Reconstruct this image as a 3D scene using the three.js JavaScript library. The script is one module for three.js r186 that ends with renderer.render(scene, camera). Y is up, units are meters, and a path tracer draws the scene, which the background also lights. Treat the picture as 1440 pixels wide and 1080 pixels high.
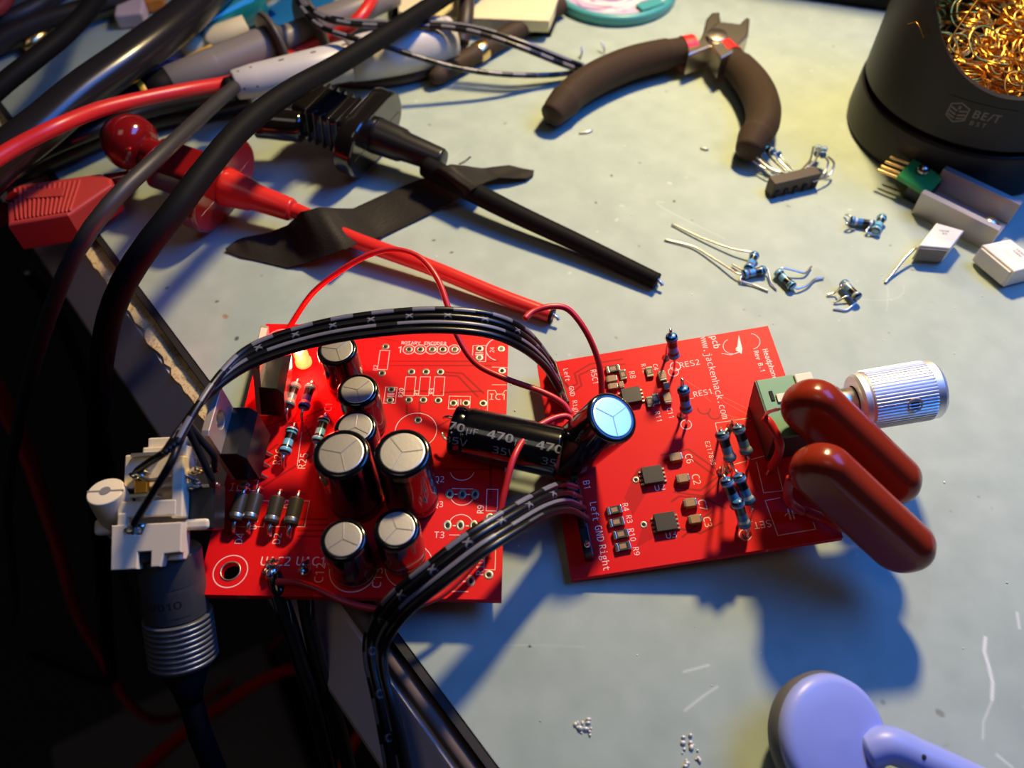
import * as THREE from 'three';
import { mergeGeometries, toCreasedNormals } from 'three/addons/utils/BufferGeometryUtils.js';
import { RoundedBoxGeometry } from 'three/addons/geometries/RoundedBoxGeometry.js';
import { RectAreaLightUniformsLib } from 'three/addons/lights/RectAreaLightUniformsLib.js';
import { Brush, Evaluator, SUBTRACTION, ADDITION } from 'three-bvh-csg';

// ---------- camera, lights, exposure (lengths below are millimetres, MM turns them into metres) ----------
const MM = 0.001;
const scene = new THREE.Scene();
scene.background = new THREE.Color(0x000000);
const camera = new THREE.PerspectiveCamera(2 * Math.atan(540 / 1120) * 180 / Math.PI, 1440 / 1080, 0.005, 20);
camera.position.set(0, 142 * MM, 0);
camera.rotation.set(-54 * Math.PI / 180, 0, 0);
camera.focus = 0.158; camera.userData.fStop = 15;
const renderer = new THREE.WebGLRenderer({ antialias: true });
renderer.toneMapping = THREE.LinearToneMapping;
renderer.toneMappingExposure = 1.0;
renderer.shadowMap.enabled = true;
RectAreaLightUniformsLib.init();
// warm desk lamp behind the bench, cold blue screen on the right (their housings are built further down)
const LAMP = [84, 226, -274], LAMP_AIM = [62, 0, -105];
const WARM = new THREE.Color().setRGB(1, 0.755, 0.38), COLD = new THREE.Color().setRGB(0.03, 0.235, 1);
const lampLight = new THREE.SpotLight(WARM, 0.41, 0, 0.98, 0.85, 2);
lampLight.name = 'desk_lamp_light'; lampLight.position.set(...LAMP).multiplyScalar(MM);
lampLight.target.position.set(...LAMP_AIM).multiplyScalar(MM); lampLight.castShadow = true; lampLight.shadow.radius = 0.75; lampLight.shadow.mapSize.set(2048, 2048);
scene.add(lampLight, lampLight.target);
const SCREEN = [285, 360, -175], SCREEN_AIM = [20, 0, -85], SCREEN_W = 270, SCREEN_H = 200;
const screenLight = new THREE.RectAreaLight(COLD, 4.5, SCREEN_W * MM, SCREEN_H * MM);
screenLight.name = 'screen_light'; screenLight.position.set(...SCREEN).multiplyScalar(MM); screenLight.lookAt(new THREE.Vector3(...SCREEN_AIM).multiplyScalar(MM));
scene.add(screenLight);

// ---------- helpers ----------
let seed = 7;
const rnd = () => { seed = (seed * 1664525 + 1013904223) >>> 0; return seed / 4294967296; };
const rr = (a, b) => a + (b - a) * rnd();
const V = (a) => new THREE.Vector3(a[0], a[1], a[2]);
const add3 = (a, b) => [a[0] + b[0], a[1] + b[1], a[2] + b[2]];
const mix3 = (a, b, t) => [a[0] + (b[0] - a[0]) * t, a[1] + (b[1] - a[1]) * t, a[2] + (b[2] - a[2]) * t];
const used = new Map();
const numbered = (n) => { const k = used.get(n) || 0; used.set(n, k + 1); return k ? n + '_' + String(k).padStart(3, '0') : n; };
const fix = (g) => { if (!g.userData.mm) { g.scale(MM, MM, MM); g.userData.mm = true; } return g; };
const put = (o, p) => { o.position.set(p[0] * MM, p[1] * MM, p[2] * MM); return o; };
function thing(name, label, category, pos = [0, 0, 0], group) {
  const o = new THREE.Group(); o.name = numbered(name); put(o, pos); o.userData = { label, category };
  if (group) o.userData.group = group;
  scene.add(o); return o;
}
function solo(name, label, category, geo, mat, pos, group) {            // a thing that is one mesh; geo is in world mm
  geo.translate(-pos[0], -pos[1], -pos[2]);
  const o = new THREE.Mesh(fix(geo), mat); o.name = numbered(name); put(o, pos); o.castShadow = o.receiveShadow = true; o.userData = { label, category };
  if (group) o.userData.group = group;
  scene.add(o); return o;
}
function part(name, geo, mat, parent, pos, label) {                      // geo in the parent's local mm
  const o = new THREE.Mesh(fix(geo), mat); o.name = name; o.castShadow = o.receiveShadow = true;
  if (pos) put(o, pos);
  if (label) o.userData.label = label;
  parent.add(o); return o;
}
function wpart(name, geo, mat, parent, label) { const p = parent.position; geo.translate(-p.x / MM, -p.y / MM, -p.z / MM); return part(name, geo, mat, parent, null, label); }
function struct(name, geo, mat) { const o = new THREE.Mesh(fix(geo), mat); o.name = name; o.castShadow = o.receiveShadow = true; o.userData = { kind: 'structure' }; scene.add(o); return o; }
function frame(o, b) { o.quaternion.setFromRotationMatrix(new THREE.Matrix4().makeBasis(V(b[0]), V(b[1]), V(b[2]))); return o; }
function alongY(o, dir, roll = 0) {                                      // turn local +y to dir
  const q = new THREE.Quaternion().setFromUnitVectors(new THREE.Vector3(0, 1, 0), V(dir).normalize());
  o.quaternion.copy(q).multiply(new THREE.Quaternion().setFromAxisAngle(new THREE.Vector3(0, 1, 0), roll)); return o;
}
const box = (w, h, d, r = 0.2, s = 2) => new RoundedBoxGeometry(w, h, d, s, Math.min(r, w / 2.01, h / 2.01, d / 2.01));
const at = (g, x, y, z) => g.translate(x, y, z);
const cyl = (r0, r1, h, n = 24) => new THREE.CylinderGeometry(r0, r1, h, n);
const lathe = (pts, n = 28) => new THREE.LatheGeometry(pts.map((p) => new THREE.Vector2(p[0], p[1])), n);
const join = (list) => mergeGeometries(list.map((g) => { const q = g.index ? g.toNonIndexed() : g; for (const k of Object.keys(q.attributes)) if (!['position', 'normal', 'uv'].includes(k)) q.deleteAttribute(k); return q; }));
const turned = (g, dir) => g.applyQuaternion(new THREE.Quaternion().setFromUnitVectors(new THREE.Vector3(0, 1, 0), V(dir).normalize()));
const rod = (a, b, r0, r1 = r0, n = 12) => { const d = V(b).sub(V(a)); const g = cyl(r1, r0, d.length(), n); turned(g, d.toArray()); const m = mix3(a, b, 0.5); return g.translate(...m); };
// swept round cable through points; r may be a number or a function of t; rounded ends
function tube(pts, r, n = 60, rad = 10, tension = 0.5) {
  const c = new THREE.CatmullRomCurve3(pts.map(V), false, 'catmullrom', tension); c.arcLengthDivisions = 400;
  const fr = c.computeFrenetFrames(n, false), pos = [], uv = [], idx = [], L = c.getLength(), f = typeof r === 'function' ? r : () => r;
  const ring = (p, N, B, q, v) => { for (let j = 0; j <= rad; j++) { const a = j / rad * Math.PI * 2, x = Math.cos(a) * q, y = Math.sin(a) * q; pos.push(p.x + N.x * x + B.x * y, p.y + N.y * x + B.y * y, p.z + N.z * x + B.z * y); uv.push(v, j / rad); } };
  const rows = [];
  for (let i = 0; i <= n; i++) rows.push([c.getPointAt(i / n), fr.normals[i], fr.binormals[i], f(i / n), L * i / n, fr.tangents[i]]);
  const first = rows[0], last = rows[n], caps = [[0, 0.02], [0.35, 0.75]];
  const seq = [];
  seq.push([first[0].clone().addScaledVector(first[5], -first[3] * 0.3), first[1], first[2], first[3] * 0.02, 0], [first[0].clone().addScaledVector(first[5], -first[3] * 0.22), first[1], first[2], first[3] * 0.75, 0]);
  for (const q of rows) seq.push(q);
  seq.push([last[0].clone().addScaledVector(last[5], last[3] * 0.22), last[1], last[2], last[3] * 0.75, L], [last[0].clone().addScaledVector(last[5], last[3] * 0.3), last[1], last[2], last[3] * 0.02, L]);
  for (const q of seq) ring(q[0], q[1], q[2], q[3], q[4]);
  for (let i = 0; i < seq.length - 1; i++) for (let j = 0; j < rad; j++) { const a = i * (rad + 1) + j, b = a + rad + 1; idx.push(a, a + 1, b, b, a + 1, b + 1); }
  const g = new THREE.BufferGeometry(); g.setAttribute('position', new THREE.Float32BufferAttribute(pos, 3)); g.setAttribute('uv', new THREE.Float32BufferAttribute(uv, 2)); g.setIndex(idx); g.computeVertexNormals();
  return g;
}
function canvas(w, h, draw) { const c = document.createElement('canvas'); c.width = w; c.height = h; const x = c.getContext('2d'); draw(x, w, h); return c; }
function tex(c, srgb = true, rep) { const t = new THREE.CanvasTexture(c); if (srgb) t.colorSpace = THREE.SRGBColorSpace; t.wrapS = t.wrapT = THREE.RepeatWrapping; t.anisotropy = 8; if (rep) t.repeat.set(rep[0], rep[1]); return t; }
const lin = (r, g, b) => new THREE.Color().setRGB(r, g, b);
const std = (c, rough = 0.5, metal = 0, extra = {}) => new THREE.MeshPhysicalMaterial({ color: c, roughness: rough, metalness: metal, ...extra });
// tileable value noise
function noiseTile(n, cells, oct = 4, sd = 1) {
  const out = new Float32Array(n * n);
  let amp = 1, tot = 0;
  for (let o = 0; o < oct; o++, amp *= 0.5) {
    const c = cells << o, g = new Float32Array(c * c); let s = sd * 7919 + o * 104729 + 13;
    for (let i = 0; i < g.length; i++) { s = (s * 1664525 + 1013904223) >>> 0; g[i] = s / 4294967296; }
    for (let y = 0; y < n; y++) for (let x = 0; x < n; x++) {
      const fx = x / n * c, fy = y / n * c, x0 = Math.floor(fx), y0 = Math.floor(fy), tx = fx - x0, ty = fy - y0, u = tx * tx * (3 - 2 * tx), v = ty * ty * (3 - 2 * ty);
      const a = g[(y0 % c) * c + x0 % c], b = g[(y0 % c) * c + (x0 + 1) % c], d = g[((y0 + 1) % c) * c + x0 % c], e = g[((y0 + 1) % c) * c + (x0 + 1) % c];
      out[y * n + x] += amp * ((a + (b - a) * u) * (1 - v) + (d + (e - d) * u) * v);
    }
    tot += amp;
  }
  for (let i = 0; i < out.length; i++) out[i] /= tot;
  return out;
}
const grainCanvas = (n, cells, lo, hi, sd) => { const nz = noiseTile(n, cells, 3, sd); return canvas(n, n, (x) => { const im = x.createImageData(n, n); for (let i = 0; i < n * n; i++) { const v = lo + (hi - lo) * nz[i]; im.data[4 * i] = im.data[4 * i + 1] = im.data[4 * i + 2] = v; im.data[4 * i + 3] = 255; } x.putImageData(im, 0, 0); }); };
const grain = tex(grainCanvas(256, 32, 0, 255, 3), false);
const grainFine = grain.clone(); grainFine.repeat.set(0.25, 0.25);

// ---------- materials ----------
const M = {
  blackPlastic: std(lin(0.012, 0.012, 0.013), 0.32), blackGloss: std(lin(0.008, 0.007, 0.006), 0.12, 0, { clearcoat: 0.6, clearcoatRoughness: 0.08 }),
  blackRubber: std(lin(0.006, 0.006, 0.007), 0.62, 0, { specularIntensity: 0.16 }), blackMatte: std(lin(0.009, 0.008, 0.008), 0.6, 0, { specularIntensity: 0.2 }), wireBlack: std(lin(0.009, 0.009, 0.011), 0.3, 0, { specularIntensity: 0.6 }),
  redCable: std(lin(0.72, 0.025, 0.025), 0.35), redWire: std(lin(0.62, 0.02, 0.025), 0.36), redClip: std(lin(0.21, 0.006, 0.007), 0.14, 0, { clearcoat: 0.7, clearcoatRoughness: 0.08 }), redSleeve: std(lin(0.68, 0.025, 0.02), 0.3), redPlug: std(lin(0.52, 0.045, 0.035), 0.5),
  tin: std(lin(0.72, 0.7, 0.66), 0.28, 1), solder: std(lin(0.6, 0.58, 0.54), 0.22, 1), gold: std(lin(0.9, 0.62, 0.28), 0.25, 1), brass: std(lin(0.85, 0.43, 0.06), 0.26, 1),
  alu: std(lin(0.78, 0.77, 0.76), 0.34, 1), aluBright: std(lin(0.93, 0.92, 0.93), 0.5, 1), steel: std(lin(0.5, 0.45, 0.4), 0.32, 1), tabMetal: std(lin(0.66, 0.55, 0.48), 0.5, 0.75),
  padGold: std(lin(0.55, 0.5, 0.4), 0.35, 0.9), hole: std(lin(0.006, 0.005, 0.005), 0.8),
  sleeve: std(lin(0.007, 0.007, 0.009), 0.13, 0, { clearcoat: 0.5, clearcoatRoughness: 0.06 }),
  whitePlastic: std(lin(0.84, 0.72, 0.52), 0.42), whiteBlock: std(lin(0.78, 0.76, 0.7), 0.55), greyEpoxy: std(lin(0.2, 0.185, 0.19), 0.7),
  film: std(lin(0.27, 0.026, 0.009), 0.2, 0, { specularIntensity: 0.8 }), pcbGreen: std(lin(0.03, 0.3, 0.06), 0.3), potGreen: std(lin(0.1, 0.3, 0.17), 0.45), potCream: std(lin(0.7, 0.66, 0.5), 0.5), potDark: std(lin(0.06, 0.045, 0.035), 0.45),
  regBody: std(lin(0.016, 0.015, 0.015), 0.3, 0, { specularIntensity: 0.55 }), smdBlack: std(lin(0.035, 0.03, 0.026), 0.4), smdBrown: std(lin(0.34, 0.2, 0.1), 0.45), boardEdge: std(lin(0.5, 0.12, 0.07), 0.6),
  probeGrey: std(lin(0.24, 0.21, 0.19), 0.42), probeLight: std(lin(0.6, 0.57, 0.55), 0.42), probeDark: std(lin(0.1, 0.085, 0.075), 0.42), yellow: std(lin(0.8, 0.45, 0.02), 0.4),
  cableGrey: std(lin(0.017, 0.015, 0.016), 0.22), foam: std(lin(0.05, 0.03, 0.018), 0.65, 0, { specularIntensity: 0.5, bumpMap: grain, bumpScale: 0.00012 }), redBand: std(lin(0.7, 0.02, 0.02), 0.4),
  holder: std(lin(0.014, 0.0125, 0.012), 0.45, 0, { specularIntensity: 0.5, bumpMap: grainFine, bumpScale: 0.00003 }), earbud: std(lin(0.32, 0.38, 0.82), 0.38), earbudRubber: std(lin(0.12, 0.12, 0.13), 0.6),
  tape: std(lin(0.017, 0.014, 0.012), 0.55, 0, { specularIntensity: 0.4, side: THREE.DoubleSide, bumpMap: grain, bumpScale: 0.00006 }), bluePlastic: std(lin(0.09, 0.1, 0.55), 0.4), teal: std(lin(0.01, 0.2, 0.2), 0.14, 0, { clearcoat: 0.5 }), paper: std(lin(0.86, 0.78, 0.5), 0.8), cream: std(lin(0.85, 0.72, 0.42), 0.5),
};

// ---------- the setting ----------
// the bench corner: everything left of a slanting edge is open air; edge points E0 (far) and E1 (near)
const E0 = [-390, -492.6], E1 = [125, 130.5];
const ed = new THREE.Vector2(E1[0] - E0[0], E1[1] - E0[1]).normalize(), out = [-ed.y, ed.x];   // out points to the open side
const off = (p, o) => [p[0] + out[0] * o, p[1] + out[1] * o];
function slab(o, y0, y1, far = -700, right = 620, bev = 0) {
  const a = off(E0, o), b = off(E1, o);
  const s = new THREE.Shape([[a[0], -far], [right, -far], [right, -b[1]], [b[0], -b[1]], [a[0], -a[1]]].map((p) => new THREE.Vector2(...p)));
  const g = new THREE.ExtrudeGeometry(s, { depth: y1 - y0 - 2 * bev, bevelEnabled: bev > 0, bevelThickness: bev, bevelSize: bev, bevelOffset: -bev, bevelSegments: 2 });
  g.rotateX(-Math.PI / 2); g.translate(0, y0 + bev, 0);
  const p = g.attributes.position, uv = g.attributes.uv;
  for (let i = 0; i < p.count; i++) uv.setXY(i, (p.getX(i) + 200) / 600, (p.getZ(i) + 500) / 600);
  return g;
}
const matN = noiseTile(1024, 6, 5, 11), matF = noiseTile(1024, 64, 3, 5);
const matCanvas = canvas(2048, 2048, (x, w) => {
  const im = x.createImageData(w, w);
  for (let j = 0; j < w; j++) for (let i = 0; i < w; i++) {
    const n = matN[(j >> 1) * 1024 + (i >> 1)], f = matF[(j % 1024) * 1024 + (i % 1024)], k = 4 * (j * w + i), d = (n - 0.5) * 26 + (f - 0.5) * 16;
    im.data[k] = 164 + d * 1.05; im.data[k + 1] = 178 + d; im.data[k + 2] = 167 + d * 0.95; im.data[k + 3] = 255;
  }
  x.putImageData(im, 0, 0);
  const P = (p) => [(p[0] + 200) / 600 * w, (p[2] + 500) / 600 * w];
  // scuffs, crumbs of flux, scratches
  for (let i = 0; i < 900; i++) { const a = rnd(); x.fillStyle = a < 0.55 ? `rgba(60,60,50,${rr(0.1, 0.4)})` : `rgba(225,222,200,${rr(0.15, 0.5)})`; x.beginPath(); x.ellipse(rnd() * w, rnd() * w, rr(0.5, 2.6), rr(0.5, 1.8), rnd() * 3, 0, 7); x.fill(); }
  for (let i = 0; i < 60; i++) { x.fillStyle = `rgba(120,110,70,${rr(0.03, 0.1)})`; x.beginPath(); x.ellipse(rnd() * w, rnd() * w, rr(6, 26), rr(4, 14), rnd() * 3, 0, 7); x.fill(); }
  for (let i = 0; i < 70; i++) { x.strokeStyle = `rgba(225,228,220,${rr(0.1, 0.4)})`; x.lineWidth = rr(0.5, 1.3); const a = rnd() * w, b = rnd() * w; x.beginPath(); x.moveTo(a, b); x.quadraticCurveTo(a + rr(-30, 30), b + rr(-30, 30), a + rr(-60, 60), b + rr(-60, 60)); x.stroke(); }
  const scr = (pts, lw, al) => { x.strokeStyle = `rgba(235,238,232,${al})`; x.lineWidth = lw; x.beginPath(); pts.forEach((p, i) => i ? x.lineTo(...P(p)) : x.moveTo(...P(p))); x.stroke(); };
  scr([[84.84,0,-47.27], [83.7,0,-44.74], [83.58,0,-42.26], [83.26,0,-39.23], [82.09,0,-36.28]], 2.2, 0.8);
  scr([[82.09,0,-36.28], [79.43,0,-32.83], [78.34,0,-30.03]], 1.2, 0.5); scr([[92.14,0,-51.84], [91.43,0,-48.56]], 1.8, 0.6); scr([[79.69,0,-27.85], [81.82,0,-25.7]], 1.5, 0.6);
  scr([[29.79,0,-41.04], [34.68,0,-42.26]], 1.3, 0.5); scr([[29.21,0,-34.54], [32.95,0,-37.1], [35.63,0,-38.63]], 1.3, 0.5);
  const dot = (p, r, c) => { x.fillStyle = c; x.beginPath(); x.ellipse(...P(p), r * 0.55, r * 0.38, r * 2, 0, 7); x.fill(); };
  dot([72.55,0,-34.2], 5, 'rgba(90,82,66,.4)'); dot([-67.3,0,-122.78], 5, 'rgba(150,100,60,.6)'); dot([-63.28,0,-116.1], 4, 'rgba(40,48,48,.7)'); dot([-63.61,0,-109.1], 4, 'rgba(40,48,48,.7)'); dot([-70.33,0,-127.47], 3, 'rgba(40,48,48,.6)'); dot([3.16,0,-45.49], 1.6, 'rgba(20,22,30,.9)');
  dot([27.09,0,-173.25], 2.6, 'rgba(60,58,40,.9)'); dot([22.16,0,-162.36], 2.4, 'rgba(60,58,40,.9)'); dot([42.88,0,-162.91], 2.6, 'rgba(60,58,40,.9)'); dot([-19.84,0,-148.2], 3, 'rgba(80,90,84,.9)'); dot([-15.14,0,-143.89], 3, 'rgba(80,90,84,.9)'); dot([-83.3,0,-131.83], 3, 'rgba(60,70,70,.7)');
});
const matTex = tex(matCanvas); matTex.flipY = false;
M.mat = std(lin(1, 1, 1), 0.62, 0, { map: matTex, specularIntensity: 0.5 });
M.matEdge = std(lin(0.012, 0.012, 0.013), 0.6);
const bench = thing('workbench', 'pale green matted workbench with a worn chipped edge under everything', 'workbench', [0, -742, 0]);
{
  wpart('bench_mat', slab(-1.6, -1.6, 0, -700, 620), M.mat, bench);
  wpart('mat_edge', slab(0, -2.2, -0.25, -699, 619), M.matEdge, bench, 'black rubber backing showing at the mat edge');
  // raw board strip with a chipped, uneven outer edge
  const n = 260, pos = [], idx = [], nz = noiseTile(256, 24, 4, 21), L = Math.hypot(E1[0] - E0[0], E1[1] - E0[1]), LR = 520;
  for (let i = 0; i <= n; i++) {
    const t = i / n * LR, w = 3.7 + (nz[(i * 7) % 256 + 256 * 40] - 0.5) * 2.4 + (nz[(i * 31) % 256] - 0.5) * 0.9, yb = -2.2 + (nz[(i * 13) % 256 + 512] - 0.5) * 0.5;
    for (const [o, y] of [[-4, -2.3], [0.6, yb], [w * 0.6, yb - 0.15 + (nz[(i * 17) % 256 + 2560] - 0.5) * 0.5], [w, yb - 0.5], [w + 0.4, -3.6], [-4, -3.6]]) pos.push(E0[0] + ed.x * t + out[0] * o, y, E0[1] + ed.y * t + out[1] * o);
  }
  for (let i = 0; i < n; i++) for (let j = 0; j < 6; j++) { const k = (j + 1) % 6, p = i * 6 + j, q = i * 6 + k; idx.push(p, q, p + 6, q, q + 6, p + 6); }
  let g = new THREE.BufferGeometry(); g.setAttribute('position', new THREE.Float32BufferAttribute(pos, 3)); g.setAttribute('uv', new THREE.Float32BufferAttribute(new Float32Array(pos.length / 3 * 2).map((_, i) => (i % 2 ? pos[Math.floor(i / 2) * 3 + 2] : pos[Math.floor(i / 2) * 3]) / 18), 2)); g.setIndex(idx);
  g = toCreasedNormals(g, 0.5);
  const chip = canvas(256, 256, (x) => { x.fillStyle = '#e9cf9c'; x.fillRect(0, 0, 256, 256); for (let i = 0; i < 900; i++) { x.fillStyle = ['rgba(120,80,40,.35)', 'rgba(240,220,180,.4)', 'rgba(90,60,30,.3)'][i % 3]; x.save(); x.translate(rnd() * 256, rnd() * 256); x.rotate(rnd() * 3); x.fillRect(0, 0, rr(3, 18), rr(1, 4)); x.restore(); } });
  wpart('raw_board_strip', g, std(lin(1, 1, 1), 0.8, 0, { map: tex(chip) }), bench, 'bare cream chipboard along the broken edge');
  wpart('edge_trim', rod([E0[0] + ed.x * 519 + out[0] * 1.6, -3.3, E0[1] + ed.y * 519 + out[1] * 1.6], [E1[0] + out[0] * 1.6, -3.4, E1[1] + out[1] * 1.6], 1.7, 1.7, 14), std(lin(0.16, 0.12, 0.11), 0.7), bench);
  // laminated edge panel sloping outwards, then the carcass below
  const prof = [[-4, -3.4], [4.2, -3.4], [4.8, -4], [13, -13], [13.4, -14.5], [13.4, -120], [-4, -120]], p2 = [], i2 = [];
  for (let i = 0; i <= 1; i++) for (const [o, y] of prof) { const t = i * L; p2.push(E0[0] + ed.x * t + out[0] * o, y, E0[1] + ed.y * t + out[1] * o); }
  for (let j = 0; j < 7; j++) { const k = (j + 1) % 7; i2.push(j, k, j + 7, k, k + 7, j + 7); }
  for (let j = 1; j < 6; j++) i2.push(0, j + 1, j, 7, 7 + j, 7 + j + 1);
  let g2 = new THREE.BufferGeometry(); g2.setAttribute('position', new THREE.Float32BufferAttribute(p2, 3)); g2.setAttribute('uv', new THREE.Float32BufferAttribute(new Float32Array(28).map((_, i) => (i % 2 ? p2[Math.floor(i / 2) * 3 + 1] : p2[Math.floor(i / 2) * 3]) / 40), 2)); g2.setIndex(i2); g2 = toCreasedNormals(g2, 0.3);
  wpart('edge_panel', g2, std(lin(0.6, 0.5, 0.48), 0.7, 0, { bumpMap: grain, bumpScale: 0.00005 }), bench);
  wpart('bench_top', slab(-4, -30, -2.25, -698, 618), std(lin(0.42, 0.34, 0.24), 0.7), bench);
  wpart('bench_carcass', slab(-12, -742, -120, -690, 600), std(lin(0.1, 0.09, 0.09), 0.7), bench);
}
// the room around the bench: dim, closed
struct('floor', at(new THREE.BoxGeometry(3200, 40, 3200), 0, -762, 0), std(lin(0.035, 0.03, 0.032), 0.9));
struct('ceiling', at(new THREE.BoxGeometry(3280, 40, 3280), 0, 1780, 0), std(lin(0.6, 0.6, 0.6), 0.9));
struct('wall_back', at(new THREE.BoxGeometry(3280, 2542, 40), 0, 509, -1620), std(lin(0.45, 0.43, 0.42), 0.9));
struct('wall_front', at(new THREE.BoxGeometry(3280, 2542, 40), 0, 509, 1620), std(lin(0.45, 0.43, 0.42), 0.9));
struct('wall_left', at(new THREE.BoxGeometry(40, 2542, 3200), -1620, 509, 0), std(lin(0.45, 0.43, 0.42), 0.9));
struct('wall_right', at(new THREE.BoxGeometry(40, 2542, 3200), 1620, 509, 0), std(lin(0.45, 0.43, 0.42), 0.9));
// unseen ceiling panel, added as weak fill for the dark side below the bench edge
const CEIL = [-350, 1735, 350];
const ceilFill = new THREE.RectAreaLight(lin(1, 0.88, 0.76), 0.5, 0.6, 0.6); ceilFill.name = 'added_ceiling_fill_light'; ceilFill.position.set(CEIL[0] * MM, (CEIL[1] - 4) * MM, CEIL[2] * MM); ceilFill.lookAt(CEIL[0] * MM, 0, CEIL[2] * MM); scene.add(ceilFill);
{
  const t = thing('added_ceiling_fill', 'square white ceiling panel added high above the bench as dim fill light', 'lamp', CEIL);
  part('fill_frame', box(640, 24, 640, 6).translate(0, 12, 0), std(lin(0.7, 0.7, 0.7), 0.5), t); part('diffuser', new THREE.BoxGeometry(600, 3, 600).translate(0, -1.5, 0), std(lin(0.8, 0.8, 0.8), 0.6, 0, { emissive: lin(1, 0.88, 0.76), emissiveIntensity: 0.6 }), t);
}
// desk lamp (out of the frame): the warm light
{
  const d = V(LAMP_AIM).sub(V(LAMP)).normalize(), t = thing('desk_lamp', 'black desk lamp with a warm bulb standing behind the bench clutter', 'lamp', [205, 0, -470]);
  const L = V(LAMP), back = (k) => L.clone().addScaledVector(d, -k).toArray();
  wpart('lamp_base', at(lathe([[0, 0], [70, 0], [72, 4], [68, 12], [20, 18], [0, 18]], 40), 205, 0, -470), M.blackPlastic, t);
  wpart('lamp_arm', join([tube([[205, 10, -470], [215, 250, -500], [205, 430, -470]], 6, 30), tube([[205, 430, -470], [140, 440, -400], back(58)], 5, 24)]), M.blackPlastic, t);
  const head = turned(lathe([[12, -60], [22, -58], [26, -30], [48, 0], [46, 0], [24, -29], [12, -50]], 36), d.toArray()).translate(...back(4));
  wpart('lamp_shade', head, std(lin(0.03, 0.03, 0.03), 0.4, 0, { side: THREE.DoubleSide }), t);
  wpart('lamp_bulb', new THREE.SphereGeometry(15, 24, 16).translate(...back(17)), std(lin(0.9, 0.8, 0.6), 0.4, 0, { emissive: WARM, emissiveIntensity: 12 }), t);
}
// blue screen (out of the frame): the cold light
{
  const q = new THREE.Quaternion().setFromRotationMatrix(new THREE.Matrix4().lookAt(V(SCREEN_AIM), V(SCREEN), new THREE.Vector3(0, 1, 0)));
  const t = thing('light_panel', 'square cold blue light panel on a swing arm beside the bench', 'light panel', SCREEN);
  const n = V(SCREEN_AIM).sub(V(SCREEN)).normalize();
  const face = (g, k) => g.applyQuaternion(q).translate(...V(SCREEN).addScaledVector(n, k).toArray());
  wpart('glowing_panel', face(new THREE.PlaneGeometry(SCREEN_W, SCREEN_H).rotateY(Math.PI), -1.5), std(lin(0.02, 0.02, 0.02), 0.4, 0, { emissive: COLD, emissiveIntensity: 4.2 }), t);
  wpart('bezel', face(box(SCREEN_W + 24, SCREEN_H + 24, 14, 4), -9.5), M.blackPlastic, t);
  wpart('swing_arm', tube([V(SCREEN).addScaledVector(n, -16).toArray(), [420, 420, -180], [520, 300, -260], [560, 12, -300]], 9, 40), M.blackPlastic, t);
}

// ---------- shared electronic parts ----------
const PAD = lathe([[0.42, -0.02], [0.42, 0.05], [0.5, 0.09], [0.85, 0.09], [0.92, 0.02], [0.92, -0.02]], 20);
const PLUG = cyl(0.44, 0.44, 0.06, 14);
function pad(parent, p, sx = 1, sz = 1, filled = false) {
  const o = part('solder_pad', PAD, M.padGold, parent, [p[0], 0, p[2]]); o.scale.set(sx, 1, sz);
  part(filled ? 'solder_fill' : 'drill_hole', PLUG, filled ? M.solder : M.hole, o, [0, 0.03, 0]);
  return o;
}
// resistor body: dumb-bell with printed bands; local y is the axis, centred
const bandMat = (base, bands, rough = 0.3) => std(lin(1, 1, 1), rough, 0, { clearcoat: 0.4, clearcoatRoughness: 0.15, map: tex(canvas(16, 256, (x) => {
  x.fillStyle = base; x.fillRect(0, 0, 16, 256);
  bands.forEach((c, i) => { const k = bands.length, y = i === 0 ? 34 : i === k - 1 ? 204 : 70 + (i - 1) * (112 / (k - 2)); x.fillStyle = c; x.fillRect(0, y, 16, 19); });
})) });
const RB = { blue: bandMat('#4f97d0', ['#0b0b0d', '#0b0b0d', '#0b0b0d', '#7a2a1c', '#0b0b0d']), dark: bandMat('#5a86a0', ['#15100e', '#c8b8a0', '#15100e', '#c8b8a0', '#5a2a1a']), cyan: bandMat('#6ab4d4', ['#101012', '#101012', '#0b0b0d', '#101012', '#5a2c18']), deep: bandMat('#3a76b0', ['#0a0a0c', '#c8ccd0', '#0a0a0c', '#c8ccd0', '#0a0a0c']) };
const RBODY = (k = 1) => lathe([[0.02, -3.2], [0.55, -3.15], [1.1, -2.85], [1.25, -2.4], [1.22, -1.95], [1.0, -1.65], [0.97, 0], [1.0, 1.65], [1.22, 1.95], [1.25, 2.4], [1.1, 2.85], [0.55, 3.15], [0.02, 3.2]].map(([a, b]) => [a * k, b * k]), 18);
const RBODY_GEO = RBODY();
function resistorBody(name, parent, p, dir, mat, roll = 0) { const o = part(name, RBODY_GEO, mat, parent, p); alongY(o, dir, roll); return o; }
const lead = (pts, r = 0.3, n = 16) => tube(pts, r, n, 7, 0.4);
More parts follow.
